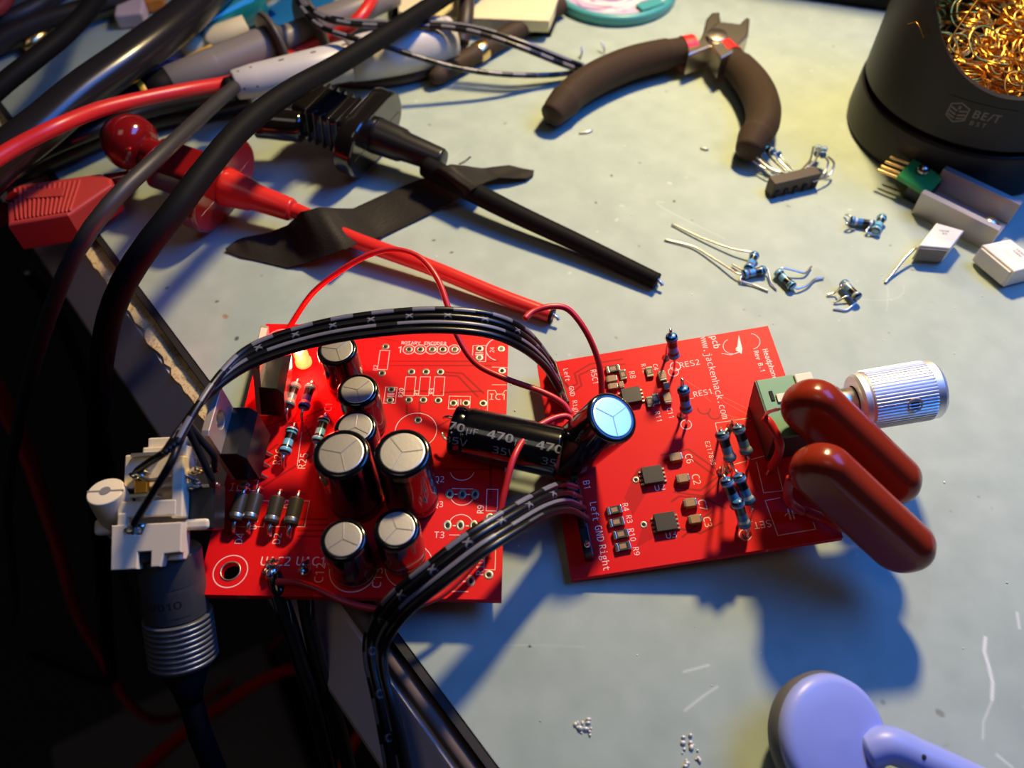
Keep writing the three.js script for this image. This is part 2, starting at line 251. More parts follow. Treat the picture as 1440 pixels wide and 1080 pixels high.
// electrolytic capacitor: sleeve, aluminium top with its three-way score, base; local origin at the base centre, +y up
const capSleeveTex = (w, draw) => tex(canvas(1024, 512, (x) => { x.fillStyle = '#0b0b0e'; x.fillRect(0, 0, 1024, 512); draw(x); }));
const sleevePrint = capSleeveTex(0, (x) => { x.fillStyle = '#b99b52'; for (let i = 0; i < 12; i++) { x.fillRect(700 + i * 9, 20, 4, 36); } x.fillStyle = '#6a5c38'; x.font = 'bold 60px sans-serif'; x.save(); x.translate(250, 470); x.rotate(-Math.PI / 2); x.fillText('220µF 35V', 0, 0); x.restore(); x.fillStyle = '#3a3424'; x.fillRect(700, 90, 90, 420); x.fillStyle = '#0b0b0e'; for (let i = 0; i < 4; i++) x.fillRect(728, 130 + i * 100, 34, 8); });
M.capSleeve = std(lin(1, 1, 1), 0.16, 0, { map: sleevePrint, clearcoat: 0.5, clearcoatRoughness: 0.08 });
M.capTop = std(lin(0.68, 0.66, 0.65), 0.42, 1, { bumpMap: grain, bumpScale: 0.000008 });
const CAPGEO = {};
function capGeo(r, h) {
  const k = r + '_' + h; if (CAPGEO[k]) return CAPGEO[k];
  const s = lathe([[0.01, 0], [r * 0.94, 0], [r, 0.3], [r, 1.6], [r * 0.95, 2.2], [r * 0.95, 2.6], [r, 3.2], [r, h - 0.7], [r * 0.97, h - 0.25], [r * 0.9, h - 0.02], [r * 0.8, h + 0.06], [r * 0.78, h - 0.12], [0.01, h - 0.12]], 40);
  { const q = s.attributes.position, u = s.attributes.uv; for (let i = 0; i < q.count; i++) u.setY(i, q.getY(i) / h); }
  // top disc with raised score ridges left between pressed sectors
  const disc = lathe([[0.01, 0], [r * 0.74, 0], [r * 0.785, -0.06], [r * 0.785, -0.2]], 36).translate(0, h + 0.0, 0);
  const ridges = []; for (let i = 0; i < 3; i++) { const b = new THREE.BoxGeometry(r * 0.72, 0.1, 0.16).translate(r * 0.36, h + 0.03, 0); b.rotateY(i * Math.PI * 2 / 3 + 0.5); ridges.push(b); }
  const ridge = join(ridges);
  return (CAPGEO[k] = { s, disc, ridge });
}
M.capTopBright = std(lin(0.92, 0.93, 0.95), 0.38, 1);
const CAPROLL = -0.5;
M.capScore = std(lin(0.45, 0.44, 0.42), 0.45, 1);
function electrolytic(name, parent, p, r, h, roll = 0, dir = [0, 1, 0], sleeve = M.capSleeve, top = M.capTop, label) {
  const g = capGeo(r, h), o = part(name, g.s, sleeve, parent, p, label); alongY(o, dir, roll);
  part('aluminium_top', g.disc, top, o); part('vent_score', g.ridge, M.capScore, o);
  return o;
}

// ---------- left board: red power-supply board ----------
const silk = (x, W, D, k) => {
  const X = (p) => (p[0] + W / 2) * k, Y = (p) => (p[2] + D / 2) * k;
  return {
    line(pts, lw = 0.16, c = 'rgba(246,226,214,.92)') { x.strokeStyle = c; x.lineWidth = lw * k; x.lineJoin = 'round'; x.beginPath(); pts.forEach((p, i) => i ? x.lineTo(X(p), Y(p)) : x.moveTo(X(p), Y(p))); x.stroke(); },
    circ(p, r, lw = 0.16, a0 = 0, a1 = 7, c = 'rgba(246,226,214,.92)') { x.strokeStyle = c; x.lineWidth = lw * k; x.beginPath(); x.arc(X(p), Y(p), r * k, a0, a1); x.stroke(); },
    rect(p, w, d, lw = 0.16) { x.strokeStyle = 'rgba(246,226,214,.92)'; x.lineWidth = lw * k; x.strokeRect(X(p) - w * k / 2, Y(p) - d * k / 2, w * k, d * k); },
    text(s, p, size = 1.6, ang = 0, bold = false, c = 'rgba(248,230,218,.95)') { x.save(); x.translate(X(p), Y(p)); x.rotate(ang); x.fillStyle = c; x.font = (bold ? 'bold ' : '') + size * k * 1.25 + 'px monospace'; x.textAlign = 'center'; x.textBaseline = 'middle'; x.fillText(s, 0, 0); x.restore(); },
    trace(pts, lw = 0.5, c = 'rgba(70,0,4,.33)') { x.strokeStyle = c; x.lineWidth = lw * k; x.lineJoin = 'round'; x.lineCap = 'round'; x.beginPath(); pts.forEach((p, i) => i ? x.lineTo(X(p), Y(p)) : x.moveTo(X(p), Y(p))); x.stroke(); },
    fill(pts, c) { x.fillStyle = c; x.beginPath(); pts.forEach((p, i) => i ? x.lineTo(X(p), Y(p)) : x.moveTo(X(p), Y(p))); x.fill(); }, X, Y,
  };
};
const MASK = '#e40c15';
function boardGeo(W, D, T, holes = []) {
  const s = new THREE.Shape([[-W / 2, -D / 2], [W / 2, -D / 2], [W / 2, D / 2], [-W / 2, D / 2]].map((p) => new THREE.Vector2(...p)));
  for (const [x, z, r] of holes) { const h = new THREE.Path(); h.absarc(x, -z, r, 0, Math.PI * 2, true); s.holes.push(h); }
  const g = new THREE.ExtrudeGeometry(s, { depth: T - 0.1, bevelEnabled: true, bevelThickness: 0.05, bevelSize: 0.06, bevelOffset: -0.06, bevelSegments: 1, curveSegments: 24 });
  g.rotateX(-Math.PI / 2).translate(0, -T + 0.05, 0);
  const p = g.attributes.position, uv = g.attributes.uv; for (let i = 0; i < p.count; i++) uv.setXY(i, p.getX(i) / W + 0.5, 0.5 - p.getZ(i) / D);
  return g;
}
const LW = 54.2, LD = 62.8;
const leftCanvas = canvas(1736, 2010, (x, w, h) => {
  const k = w / LW, s = silk(x, LW, LD, k);
  x.fillStyle = MASK; x.fillRect(0, 0, w, h);
  // copper tracks under the mask
  for (const t of [[[-2.64,0,-21.23], [24.95,0,-21.73]], [[-2.5,0,-20.07], [23.45,0,-20.54]], [[13.19,0,-18.64], [17.46,0,-18.34], [22.21,0,-13.22]], [[13.25,0,-17.88], [16.6,0,-17.57], [21.06,0,-12.29]], [[4.3,0,-13.45], [10.26,0,-13.55]], [[6.43,0,-9.87], [6.64,0,-7.75]], [[9.02,0,-10.63], [9.31,0,-7.27]], [[13.15,0,-4.73], [16.05,0,-6.86]], [[13.27,0,-13.24], [21.59,0,-13.76]],
    [[-23.72,0,5.87], [-18.54,0,0.07]], [[-22.62,0,7.76], [-12.13,0,-4.28]], [[-15.32,0,-5.95], [-10.65,0,-8.67], [-8.45,0,-8.71]], [[-20.66,0,10.52], [-11.02,0,2.41]], [[-11.39,0,16.38], [-6.05,0,16.28]], [[-11.19,0,17.55], [-5.6,0,17.45]], [[-10.99,0,18.7], [-5.16,0,18.6]], [[-10.78,0,19.85], [-4.72,0,19.74]], [[-13.58,0,-4.25], [-11.57,0,-0.89]], [[-18,0,-4.69], [-13.87,0,-5.98]], [[19.76,0,23.66], [24.94,0,23.57]], [[19.85,0,20.44], [24.82,0,20.06]], [[15.27,0,5.17], [24.32,0,5.01]], [[24.21,0,1.78], [24.53,0,11.24]], [[19.69,0,9.8], [23.28,0,14.28]], [[-6.71,0,-28.7], [2.93,0,-26.85]], [[-18.23,0,-5.9], [-21.52,0,-4.11]]]) s.trace(t, 0.45);
  for (let i = 0; i < 500; i++) { x.fillStyle = `rgba(${rnd() < 0.5 ? '90,0,0' : '255,200,190'},${rr(0.05, 0.3)})`; x.beginPath(); x.arc(rnd() * w, rnd() * h, rr(0.5, 2), 0, 7); x.fill(); }
  // mounting hole rings
  s.circ([-21.89,0,26.87], 3.05, 0.2); s.circ([-22.83,0,-26.39], 3.4, 0.2);
  // rotary encoder header outline
  for (const p of [[5.49,0,-24.62], [7.96,0,-24.67], [10.44,0,-24.71], [12.86,0,-24.76], [15.4,0,-24.8]]) s.circ(p, 1.27, 0.2);
  s.text('ROTARY_ENCODER', [8.59,0,-26.45], 0.95, 0, true); s.text('1', [3.64,0,-24.47], 2); s.text('R2', [-1.21,0,-19.52], 1.1, -Math.PI / 2);
  s.rect([0.31,0,-21.67], 2.1, 5.2); s.rect([20.87,0,-23.8], 2.9, 4.4); s.line([[20.09,0,-23.98], [21.64,0,-24.01]], 0.25); s.line([[20.11,0,-23.47], [21.66,0,-23.5]], 0.25);
  s.circ([25.47,0,-25.06], 3.2, 0.22, 1.9, 4.5); s.text('24', [23.62,0,-24.83], 1.1, -Math.PI / 2);
  for (const p of [[6.64,0,-14.78], [9.71,0,-14.83], [12.78,0,-14.89]]) s.rect(p, 2.1, 4.9);
  s.text('R20', [4.93,0,-13.09], 1.1, -Math.PI / 2, true); s.text('R1', [8.21,0,-13.15], 1.1, -Math.PI / 2, true); s.text('R3', [11.31,0,-13.57], 1.1, -Math.PI / 2, true);
  s.rect([2.77,0,-12.41], 2.4, 4.1); s.line([[2.14,0,-12.68], [3.48,0,-12.7]], 0.25); s.line([[2.2,0,-12.13], [3.54,0,-12.16]], 0.25);
  s.rect([17.29,0,-10.78], 4.4, 3.2); s.line([[16.95,0,-11.49], [17.05,0,-9.7]], 0.25); s.line([[17.54,0,-11.5], [17.64,0,-9.71]], 0.25);
  s.line([[28,0,-14.06], [26.66,0,-14.03], [26.23,0,-13.11], [25.04,0,-13.09], [24.57,0,-13.99], [23.08,0,-13.97], [23.36,0,1.79]], 0.18); s.text('IC1', [25.21,0,-12.36], 1.7);
  s.circ([8.89,0,-3.8], 4.2, 0.18); s.line([[23.77,0,-20.16], [27.43,0,-20.04]]); s.line([[23.93,0,-15.46], [26.93,0,-15.51]]);
  // voltage regulators
  s.line([[-21.12,0,-16.51], [-21.05,0,-6.9], [-24.26,0,-6.84]]); s.line([[-20.75,0,2.59], [-20.66,0,10.52], [-24.49,0,10.59]]); s.text('IC3', [-23.97,0,9.81], 1.9);
  s.text('R26', [-17.87,0,2.86], 1.7, -Math.PI / 2); s.text('R25', [-12.77,0,3.75], 1.7, -Math.PI / 2); s.line([[-14.2,0,-2.87], [-13.7,0,4.89]]);
  for (const p of [[-21.94,0,15.39], [-19.25,0,15.34], [-15.23,0,15.27], [-11.6,0,15.2]]) s.rect(p, 3.2, 5.4);
  s.text('D4', [-21.63,0,20.47], 1.6, -Math.PI / 2); s.text('D1', [-19.6,0,17.55], 1.5, -Math.PI / 2); s.text('D2', [-14.66,0,20.35], 1.6, -Math.PI / 2); s.text('D3', [-14,0,13.15], 1.4, -Math.PI / 2);
  s.text('UAC2', [-14.06,0,24.82], 1.9); s.text('UAC1', [-7.6,0,24.7], 1.9); s.text('C12', [-5.7,0,26.85], 1.8, -Math.PI / 2); s.text('C13', [4.78,0,27.6], 1.8, -Math.PI / 2); s.text('C1', [-9.7,0,-9.22], 1.6, -Math.PI / 2);
  for (const p of [[0.23,0,26.07], [10.18,0,25.21]]) s.circ(p, 4.3, 0.18);
  // transistor outlines
  for (const [p, dn, t, tp] of [[[19.05,0,10.58], 1, 'Q2', [14.45,0,7.4]], [[19.14,0,17.15], 0, 'T3', [15.29,0,19.09]], [[19.11,0,28.01], 0, '', [15.77,0,25.79]]]) {
    s.circ(p, 2.3, 0.18, dn ? 0.5 : Math.PI + 0.5, dn ? Math.PI - 0.5 : Math.PI * 2 - 0.5); const z = dn ? -1.2 : 1.9; s.line([[p[0] - 2, 0, p[2] + z], [p[0] + 2, 0, p[2] + z]]); s.line([[p[0] - 1.4, 0, p[2]], [p[0] - 1, 0, p[2]]], 0.25); s.line([[p[0] + 1, 0, p[2]], [p[0] + 1.4, 0, p[2]]], 0.25); if (t) s.text(t, tp, 1.4);
  }
  s.circ([18.75,0,5.11], 2.4, 0.18, 0.3, 2.8); s.text('Q3', [14.7,0,12.78], 1.3); s.line([[17.87,0,24.52], [21.87,0,24.45]]); s.text('R9', [22.72,0,13.69], 1.3, -Math.PI / 2, true);
  s.rect([24.81,0,11.69], 2.1, 4.6); s.rect([24.8,0,23.29], 2.0, 4.9); s.text('R10', [23.07,0,25.25], 1.5, -Math.PI / 2);
  s.line([[-19.79,0,-31.34], [-15.7,0,-31.62]]);
});
const leftTex = tex(leftCanvas);
M.pcbLeft = std(lin(1, 1, 1), 0.5, 0, { map: leftTex, specularIntensity: 0.4 });
const left = thing('circuit_board', 'red circuit board crowded with upright black capacitors and a glowing red light', 'circuit board', [-28.4,6,-83.6]);
frame(left, [[0.9998,0.0000,0.0180],[0.0000,1.0000,0.0000],[-0.0180,0.0000,0.9998]]);
{
  const hp = [-21.89,0,26.87];
  const b = part('board_plate', boardGeo(LW, LD, 1.6, [[hp[0], hp[2], 1.6]]), M.pcbLeft, left);
  const pads = [[5.45,0,-24.62], [7.92,0,-24.67], [12.8,0,-24.75], [20.82,0,-25.1], [25.87,0,-19.15], [6.52,0,-18.52], [9.63,0,-18.58], [12.71,0,-18.59], [6.66,0,-11.22], [9.68,0,-11.25], [12.79,0,-11.2], [15.97,0,-10.58], [18.59,0,-10.62], [22.17,0,-10.62], [9.02,0,-6.21], [0.24,0,-25.26], [0.29,0,-18.03], [2.77,0,-13.79], [2.76,0,-11.06], [21.53,0,22.66], [24.67,0,26.79]];
  for (const p of pads) pad(b, p, 0.95, 0.95);
  for (const p of [[10.51,0,-24.71], [15.39,0,-24.8], [20.88,0,-22.62], [25.53,0,-25.12], [24.49,0,15.4], [-23.45,0,9.03], [-23.02,0,5.86]]) pad(b, p, 0.95, 0.95, true);
  for (const p of [[16.59,0,10.62], [19.05,0,10.58], [21.5,0,10.53], [16.62,0,17.19], [19.01,0,17.15], [21.53,0,17.1], [16.57,0,28.06], [18.99,0,28.15], [21.53,0,27.97]]) pad(b, p, 0.85, 1.2);
  part('mounting_ring', new THREE.TorusGeometry(1.75, 0.16, 8, 32).rotateX(Math.PI / 2), M.padGold, b, [hp[0], 0.02, hp[2]]);
  // clipped leads on the underside, on which the board stands
  for (const p of [[18.74,0,28.15], [22.85,0,-29.23], [21,0,17.11], [7.96,0,-22.98], [10.41,0,-11.74]]) part('lead_stub', cyl(0.35, 0.5, 4.4, 10), M.solder, b, [p[0], -3.8, p[2]]);
  // capacitors
  const caps = [[[-6.47,12.5,-14.36], 4, 12.5, 0.4], [[-1.09,12.5,-4.6], 4, 12.5, 2.4], [[-0.36,12.5,3.92], 4, 12.5, 1.1], [[-0.89,17.5,12.42], 5, 17.5, 0.35], [[9.67,17.5,12.08], 5, 17.5, 1.75], [[0.47,12,25.94], 4, 12, 1.2], [[9.25,12,23.82], 4, 12, 1.5]];
  for (const [p, r, h, a] of caps) electrolytic('electrolytic_capacitor', left, [p[0], 0.3, p[2]], r, h, a);
  // voltage regulators leaning out over the left edge
  const body = new THREE.ExtrudeGeometry(new THREE.Shape([[0, 0], [4.4, 0], [4.4, 7.6], [3.2, 9.2], [0, 9.2]].map((p) => new THREE.Vector2(...p))), { depth: 10, bevelEnabled: true, bevelThickness: 0.15, bevelSize: 0.15, bevelSegments: 1 }).translate(0, 0, -5);
  const tabShape = new THREE.Shape([[-5, 0], [5, 0], [5, 15.4], [4.2, 15.8], [-4.2, 15.8], [-5, 15.4]].map((p) => new THREE.Vector2(...p))); const th = new THREE.Path(); th.absarc(0, 12.9, 1.85, 0, Math.PI * 2, true); tabShape.holes.push(th);
  const tab = new THREE.ExtrudeGeometry(tabShape, { depth: 1.2, bevelEnabled: true, bevelThickness: 0.08, bevelSize: 0.08, bevelSegments: 1, curveSegments: 20 }).rotateY(Math.PI / 2).translate(-0.9, 0, 0);
  const legs = join([-2.54, 0, 2.54].map((z) => tube([[2.4, 0.2, z], [2.4, -1.2, z], [3.2, -2.6, z], [4.4, -4.4, z]], 0.42, 14, 8)));
  for (const [p, lean, sy] of [[[-23.59,3.6,5.11], 0.05, 0], [[-21.92,3.6,-9.87], -0.2, 0.03]]) {
    const o = part('voltage_regulator', body, M.regBody, left, p); o.rotation.set(0, sy, lean);
    part('metal_tab', tab, M.tabMetal, o, null, 'bare metal tab with a round hole'); part('regulator_legs', legs, M.tin, o);
  }
  // glowing indicator
  const lp = [-16.35,0,-19.63], led = part('indicator_light', lathe([[0.01, 0], [1.75, 0], [1.75, 0.8], [1.5, 0.85], [1.5, 3.3], [1.3, 4.1], [0.8, 4.6], [0.01, 4.8]], 24), std(lin(0.9, 0.25, 0.08), 0.2, 0, { emissive: lin(1, 0.13, 0.03), emissiveIntensity: 4.5 }), left, [lp[0], 1.2, lp[2]], 'small glowing red light');
  part('light_die', new THREE.SphereGeometry(1.0, 16, 12).translate(0, 4.1, 0.2), std(lin(1, 0.9, 0.6), 0.4, 0, { emissive: lin(1, 0.62, 0.25), emissiveIntensity: 16 }), led);
  const ll = new THREE.PointLight(lin(1, 0.03, 0.02), 0.0032, 0, 2); ll.name = 'indicator_glow'; put(ll, [lp[0] + 0.3, 4.6, lp[2] + 2.2]); ll.castShadow = true; ll.shadow.radius = 0.1; left.add(ll);
  part('light_legs', join([-0.8, 0.8].map((q) => cyl(0.25, 0.25, 1.4, 8).translate(q, -0.6, 0))), M.tin, led);
  // flat-lying banded resistors
  for (const [p, m] of [[[-16.95,2.2,-10.42], 'dark'], [[-13.82,2.2,-10.12], 'deep'], [[-15.54,2.6,0.8], 'cyan'], [[-9.75,2.2,-2.05], 'cyan']]) {
    const o = resistorBody('banded_resistor', left, p, [0.1, 0, -1], RB[m]); const y = p[1];
    part('wire_lead', join([[1], [-1]].map(([s]) => lead([[0, s * 3, 0], [0, s * 3.9, 0], [0, s * 4.6, -y * 0.35], [0, s * 4.8, -y - 0.3]], 0.3))), M.tin, o);
  }
  // rectifier diodes
  const dbody = lathe([[0.01, -2.6], [1.2, -2.6], [1.36, -2.4], [1.36, -1.9], [1.37, -1.89], [1.37, -1.3], [1.36, -1.29], [1.36, 2.4], [1.2, 2.6], [0.01, 2.6]], 20);
  const ring = lathe([[1.36, -1.95], [1.39, -1.9], [1.39, -1.3], [1.36, -1.25]], 20);
  for (const p of [[-22.12,2.6,15.53], [-19.48,2.6,15.49], [-15.4,2.6,16], [-11.78,2.6,16.23]]) {
    const o = part('rectifier_diode', dbody, M.smdBlack, left, p); alongY(o, [0.1, 0.14, -1]);
    part('cathode_band', ring, M.alu, o); part('wire_lead', join([1, -1].map((s) => lead([[0, s * 2.5, 0], [0, s * 3.2, 0.05], [0, s * 4.1, -0.5], [0, s * 4.5, -2.6]], 0.42))), M.tin, o);
  }
  // solder joints of the mains wires
  for (const [p, s] of [[[-14.23,0,26.6], 1], [[-8.33,0,26.49], 0.8]]) {
    const g = new THREE.IcosahedronGeometry(1.7 * s, 4); const q = g.attributes.position; for (let i = 0; i < q.count; i++) { const a = q.getX(i), b2 = q.getY(i), c = q.getZ(i), n = 1 + 0.16 * Math.sin(a * 3.1 + b2 * 2) + 0.12 * Math.sin(c * 4 - b2 * 3); q.setXYZ(i, a * n * 0.8, b2 * n * 0.95, c * n * 1.15); } g.computeVertexNormals();
    part('solder_blob', g, M.solder, left, [p[0], 0.7, p[2]]);
  }
}

// ---------- right board: red headphone board, propped up on the right ----------
const R90 = Math.PI / 2;
const KW = 50, KD = 48;
const rightCanvas = canvas(1600, 1536, (x, w, h) => {
  const k = w / KW, s = silk(x, KW, KD, k), R = Math.PI / 2;
  x.fillStyle = MASK; x.fillRect(0, 0, w, h);
  const C = 'rgba(70,0,4,.34)';
  s.fill([[-8.89,0,4.15], [-7.38,0,3.64], [-6.43,0,5.84], [-8.19,0,9.64], [-11.44,0,13.53], [-12.34,0,9.67]], 'rgba(80,0,4,.22)'); s.fill([[-9.75,0,15.27], [-6.53,0,14.8], [-8.11,0,18.4], [-12.02,0,19.87]], 'rgba(80,0,4,.22)');
  const G = 'rgba(255,170,120,.35)';
  for (const t of [[[-10.29,0,6.23], [-8.21,0,4.28], [-7.13,0,4.47]], [[-3.5,0,1.98], [1.94,0,1.7], [6.47,0,7.21]], [[-3.49,0,3.24], [1.25,0,2.84], [5.45,0,7.94]], [[-2.55,0,9.12], [2.17,0,10.69], [6.51,0,8.13]], [[-2.77,0,10.13], [2.55,0,11.95], [6.89,0,8.81]], [[-3.59,0,11.93], [-2.04,0,11.16], [2.48,0,12.24], [5.84,0,15.02]], [[-4.09,0,17.23], [0.15,0,19.07], [4.49,0,17.67]], [[-20.17,0,-19.88], [-19.09,0,-16.96], [-17.18,0,-17.48], [-17.35,0,-20.23], [-13.7,0,-21.88], [-6.8,0,-21.77]], [[-20.03,0,-18.76], [-18.54,0,-15.61], [-16.35,0,-16.96], [-16.54,0,-19.52], [-13.28,0,-20.69], [-6.59,0,-20.44]], [[-4.58,0,-10.11], [-2.87,0,-7.74]], [[3.09,0,15.27], [-3.21,0,19.22]]]) { s.trace(t, 0.42, C); }
  for (const t of [[[5.14,0,-13.96], [7.45,0,-11.23], [11.27,0,-8.93], [15.59,0,-5.05]], [[9.67,0,-10.1], [11.59,0,-7.34], [15.57,0,-3.39]], [[10.66,0,-4.82], [14.6,0,-2.42]], [[7.25,0,-10.4], [8.86,0,-8.03]]]) s.trace(t, 0.22, G);
  s.circ([7.08,0,-6.68], 1.2, 0.35, 0.2, 3.4, C); s.circ([8.87,0,-5.16], 1.2, 0.35, 0.2, 3.4, C);
  for (let i = 0; i < 400; i++) { x.fillStyle = `rgba(${rnd() < 0.5 ? '90,0,0' : '255,200,190'},${rr(0.05, 0.3)})`; x.beginPath(); x.arc(rnd() * w, rnd() * h, rr(0.5, 2), 0, 7); x.fill(); }
  s.text('www.jackenhack.com', [10.95,0,-14.05], 1.55, R + 0.02); s.text('Headphone', [22.74,0,-14.53], 1.15, R, true); s.text('Rev B.1', [20.84,0,-15.63], 1.05, R, true);
  s.text('pcb', [13.27,0,-22.12], 1.5, R, true);
  s.circ([16.44,0,-20.35], 1.9, 0.16, 0.9, 4.4); s.circ([20.34,0,-20.84], 2.0, 0.16, -1.2, 1.5); s.fill([[18.48,0,-22.91], [17.03,0,-19.13], [17.79,0,-18.06], [18.3,0,-19.41]], 'rgba(250,240,230,.95)'); s.circ([17.54,0,-19.39], 0.35, 0.6);
  s.line([[13.85,0,-19.04], [15.61,0,-18.32], [17.83,0,-18.78]], 0.16);
  s.text('_RES2', [6.2,0,-17.86], 1.5, -0.02); s.text('_RES1', [7.25,0,-10.4], 1.4, -0.02);
  s.text('Left', [-19.05,0,-20.2], 1.15, R); s.text('GND', [-18.63,0,-15.98], 1.15, R); s.text('Right', [-18.42,0,-11.56], 1.15, R); s.text('R5C1', [-13.35,0,-18.52], 1.3, R); s.text('R8', [-5.49,0,-17.5], 1.3, R); s.text('R12', [-2.7,0,-18.57], 1.1, R); s.text('C4', [-0.31,0,-18.45], 1.1, R); s.text('R11', [-2.23,0,-6.6], 1.2, R); s.text('C11', [0.32,0,-6.96], 1.2, R);
  s.text('B1', [-19.06,0,5.76], 1.4, R); s.text('Left', [-18.48,0,11.45], 1.4, R); s.text('GND', [-18.31,0,16], 1.5, R); s.text('Right', [-18.21,0,20.81], 1.4, R);
  s.text('R4', [-12.44,0,11.59], 1.2, R); s.text('R3', [-12.24,0,14.12], 1.2, R); s.text('R10', [-12.31,0,17.28], 1.2, R); s.text('R9', [-12.15,0,20.54], 1.2, R);
  s.text('C6', [1.61,0,3.69], 1.5, R); s.text('C2', [1.93,0,8.24], 1.6, R); s.text('C7', [1.87,0,13.61], 1.6, R); s.text('C3', [1.96,0,17.1], 1.5, R); s.text('U2', [-5.21,0,8.65], 1.5); s.text('U3', [-5.17,0,18.47], 1.5); s.text('E217895', [5.93,0,3.22], 1.05, R); s.text('SET_', [11.11,0,19.21], 1.5, Math.PI);
  s.line([[19.44,0,5.21], [6.28,0,6.86]]); s.line([[8.49,0,-3.08], [8.33,0,0.95]]); s.line([[8.49,0,-3.08], [15.04,0,-3]]);
  s.line([[17.74,0,6.3], [17.19,0,13.31], [13.61,0,13.13], [14.05,0,6.72]], 0.14); s.line([[16.27,0,14.62], [13.43,0,14.72], [13.79,0,21.76], [20.72,0,21.66], [20.72,0,20.4]], 0.16);
  s.line([[16.14,0,18.21], [16.64,0,17.87]], 0.2); s.line([[17.01,0,17.07], [16.95,0,19.06]], 0.28); s.line([[17.68,0,17.04], [17.61,0,19.03]], 0.28); s.line([[17.9,0,18.08], [19.23,0,18.02]], 0.2);
  for (const p of [[3.78,0,-17.81], [3.64,0,-20.57], [3.04,0,-16.52], [2.79,0,-3.82], [7.19,0,9.77], [8.07,0,20.67]]) { s.circ(p, 1.05, 0.18); }
});
M.pcbRight = std(lin(1, 1, 1), 0.5, 0, { map: tex(rightCanvas), specularIntensity: 0.4 });
const right = thing('circuit_board', 'red headphone board with a silver knob and two fat dark red capacitors', 'circuit board', [32.77,6.8,-83.6]);
frame(right, [[0.9850,0.1370,-0.1050],[-0.1291,0.9885,0.0790],[0.1146,-0.0642,0.9913]]);
const toK = (w) => V(w).sub(V([32.77,6.8,-83.6])).applyQuaternion(right.quaternion.clone().invert()).toArray();
const dirK = (w) => V(w).applyQuaternion(right.quaternion.clone().invert()).toArray();
{
  const b = part('board_plate', boardGeo(KW, KD, 1.6), M.pcbRight, right);
  for (const p of [[-9.47,0,6.37], [-9.83,0,15.69], [10.5,0,-0.9], [7.34,0,7.05], [19.69,0,17.82]]) pad(b, p, 0.75, 0.75);
  part('lead_stub', cyl(0.4, 0.5, 9.4, 10), M.solder, b, [21, -6.2, 18]); part('lead_stub', cyl(0.4, 0.5, 11.6, 10), M.solder, b, [20, -7.3, -19]); part('lead_stub', cyl(0.4, 0.5, 4.3, 10), M.solder, b, [-17, -3.6, -20]);
  // chips
  const icG = box(3.9, 1.3, 3.6, 0.12), pinG = join([-1.3, -0.45, 0.45, 1.3].map((z) => new THREE.BoxGeometry(0.7, 0.22, 0.35).translate(2.15, -0.45, z)).concat([-1.3, -0.45, 0.45, 1.3].map((z) => new THREE.BoxGeometry(0.7, 0.22, 0.35).translate(-2.15, -0.45, z))));
  for (const p of [[-6.72,1.3,-12], [-6.14,1.3,6.34], [-5.79,1.3,16.17]]) { const o = part('chip', icG, M.smdBlack, right, [p[0], 0.72, p[2]]); part('chip_pins', pinG, M.tin, o); }
  // small surface-mount resistors and capacitors
  const sm = box(1.9, 0.75, 1.6, 0.08), smEnd = join([-1, 1].map((s) => box(0.75, 0.85, 1.7, 0.18).translate(s * 1.15, 0, 0))), smLabel = new THREE.BoxGeometry(1.2, 0.04, 0.9).translate(0, 0.39, 0);
  for (const [p, turn] of [[[-14.73,0,12.09], 0], [[-14.78,0,14.57], 0], [[-14.43,0,17.07], 0], [[-14.48,0,19.47], 0], [[-9.24,0,-19.33], 0], [[-7.45,0,-17.53], 1], [[-3.27,0,-10.03], 1], [[-1.99,0,-10.47], 1], [[-1.94,0,-17.15], 1]]) {
    const o = part('chip_resistor', sm, M.smdBlack, right, [p[0], 0.42, p[2]]); o.rotation.y = turn ? R90 : 0.06; if (turn) o.scale.setScalar(0.85);
    part('end_cap', smEnd, M.solder, o); part('value_mark', smLabel, M.smdBrown, o);
  }
  const cm = box(1.8, 1.3, 1.7, 0.12), cmEnd = join([-1, 1].map((s) => box(0.7, 1.25, 1.6, 0.2).translate(s * 1.0, -0.05, 0)));
  for (const [p, turn, s] of [[[-0.98,0,3.38], 0, 1], [[-0.66,0,8.08], 0, 1], [[-0.47,0,13.2], 0, 1], [[-0.32,0,16.57], 0, 1], [[0.4,0,-15.43], 1, 0.95], [[0.27,0,-10.03], 1, 0.95], [[0.78,0,-13.06], 1, 0.7], [[-10.01,0,-16.78], 0, 0.9], [[-10.04,0,-15.01], 0, 0.8], [[-8.2,0,-15.18], 1, 0.6]]) {
    const o = part('chip_capacitor', cm, M.smdBrown, right, [p[0], 0.7 * s, p[2]]); o.rotation.y = turn ? R90 : 0; o.scale.setScalar(s); part('end_cap', cmEnd, M.solder, o);
  }
  // wire headers on the left edge
  const hd = (p0, p1, h, n) => { const d = V(p1).sub(V(p0)); const o = part('wire_header', box(1.7, h, d.length(), 0.25), M.blackPlastic, right, [(p0[0] + p1[0]) / 2, h / 2, (p0[2] + p1[2]) / 2]); o.rotation.y = Math.atan2(d.x, d.z); for (let i = 0; i < n; i++) part('header_pin', join([cyl(0.32, 0.32, 2.2, 8).translate(0, h / 2 + 0.8, 0), new THREE.SphereGeometry(0.75, 10, 8).scale(0.8, 1.1, 1).translate(0, h / 2 + 0.4, 0)]), i % 2 ? M.solder : M.wireBlack, o, [0, 0, d.length() * ((i + 0.5) / n - 0.5)]); return o; };
  hd([-21.69,1.5,-22.33], [-20.4,1.5,-11.6], 3, 4); hd([-21.33,1.5,4.66], [-21.01,1.5,21.15], 3.2, 4);
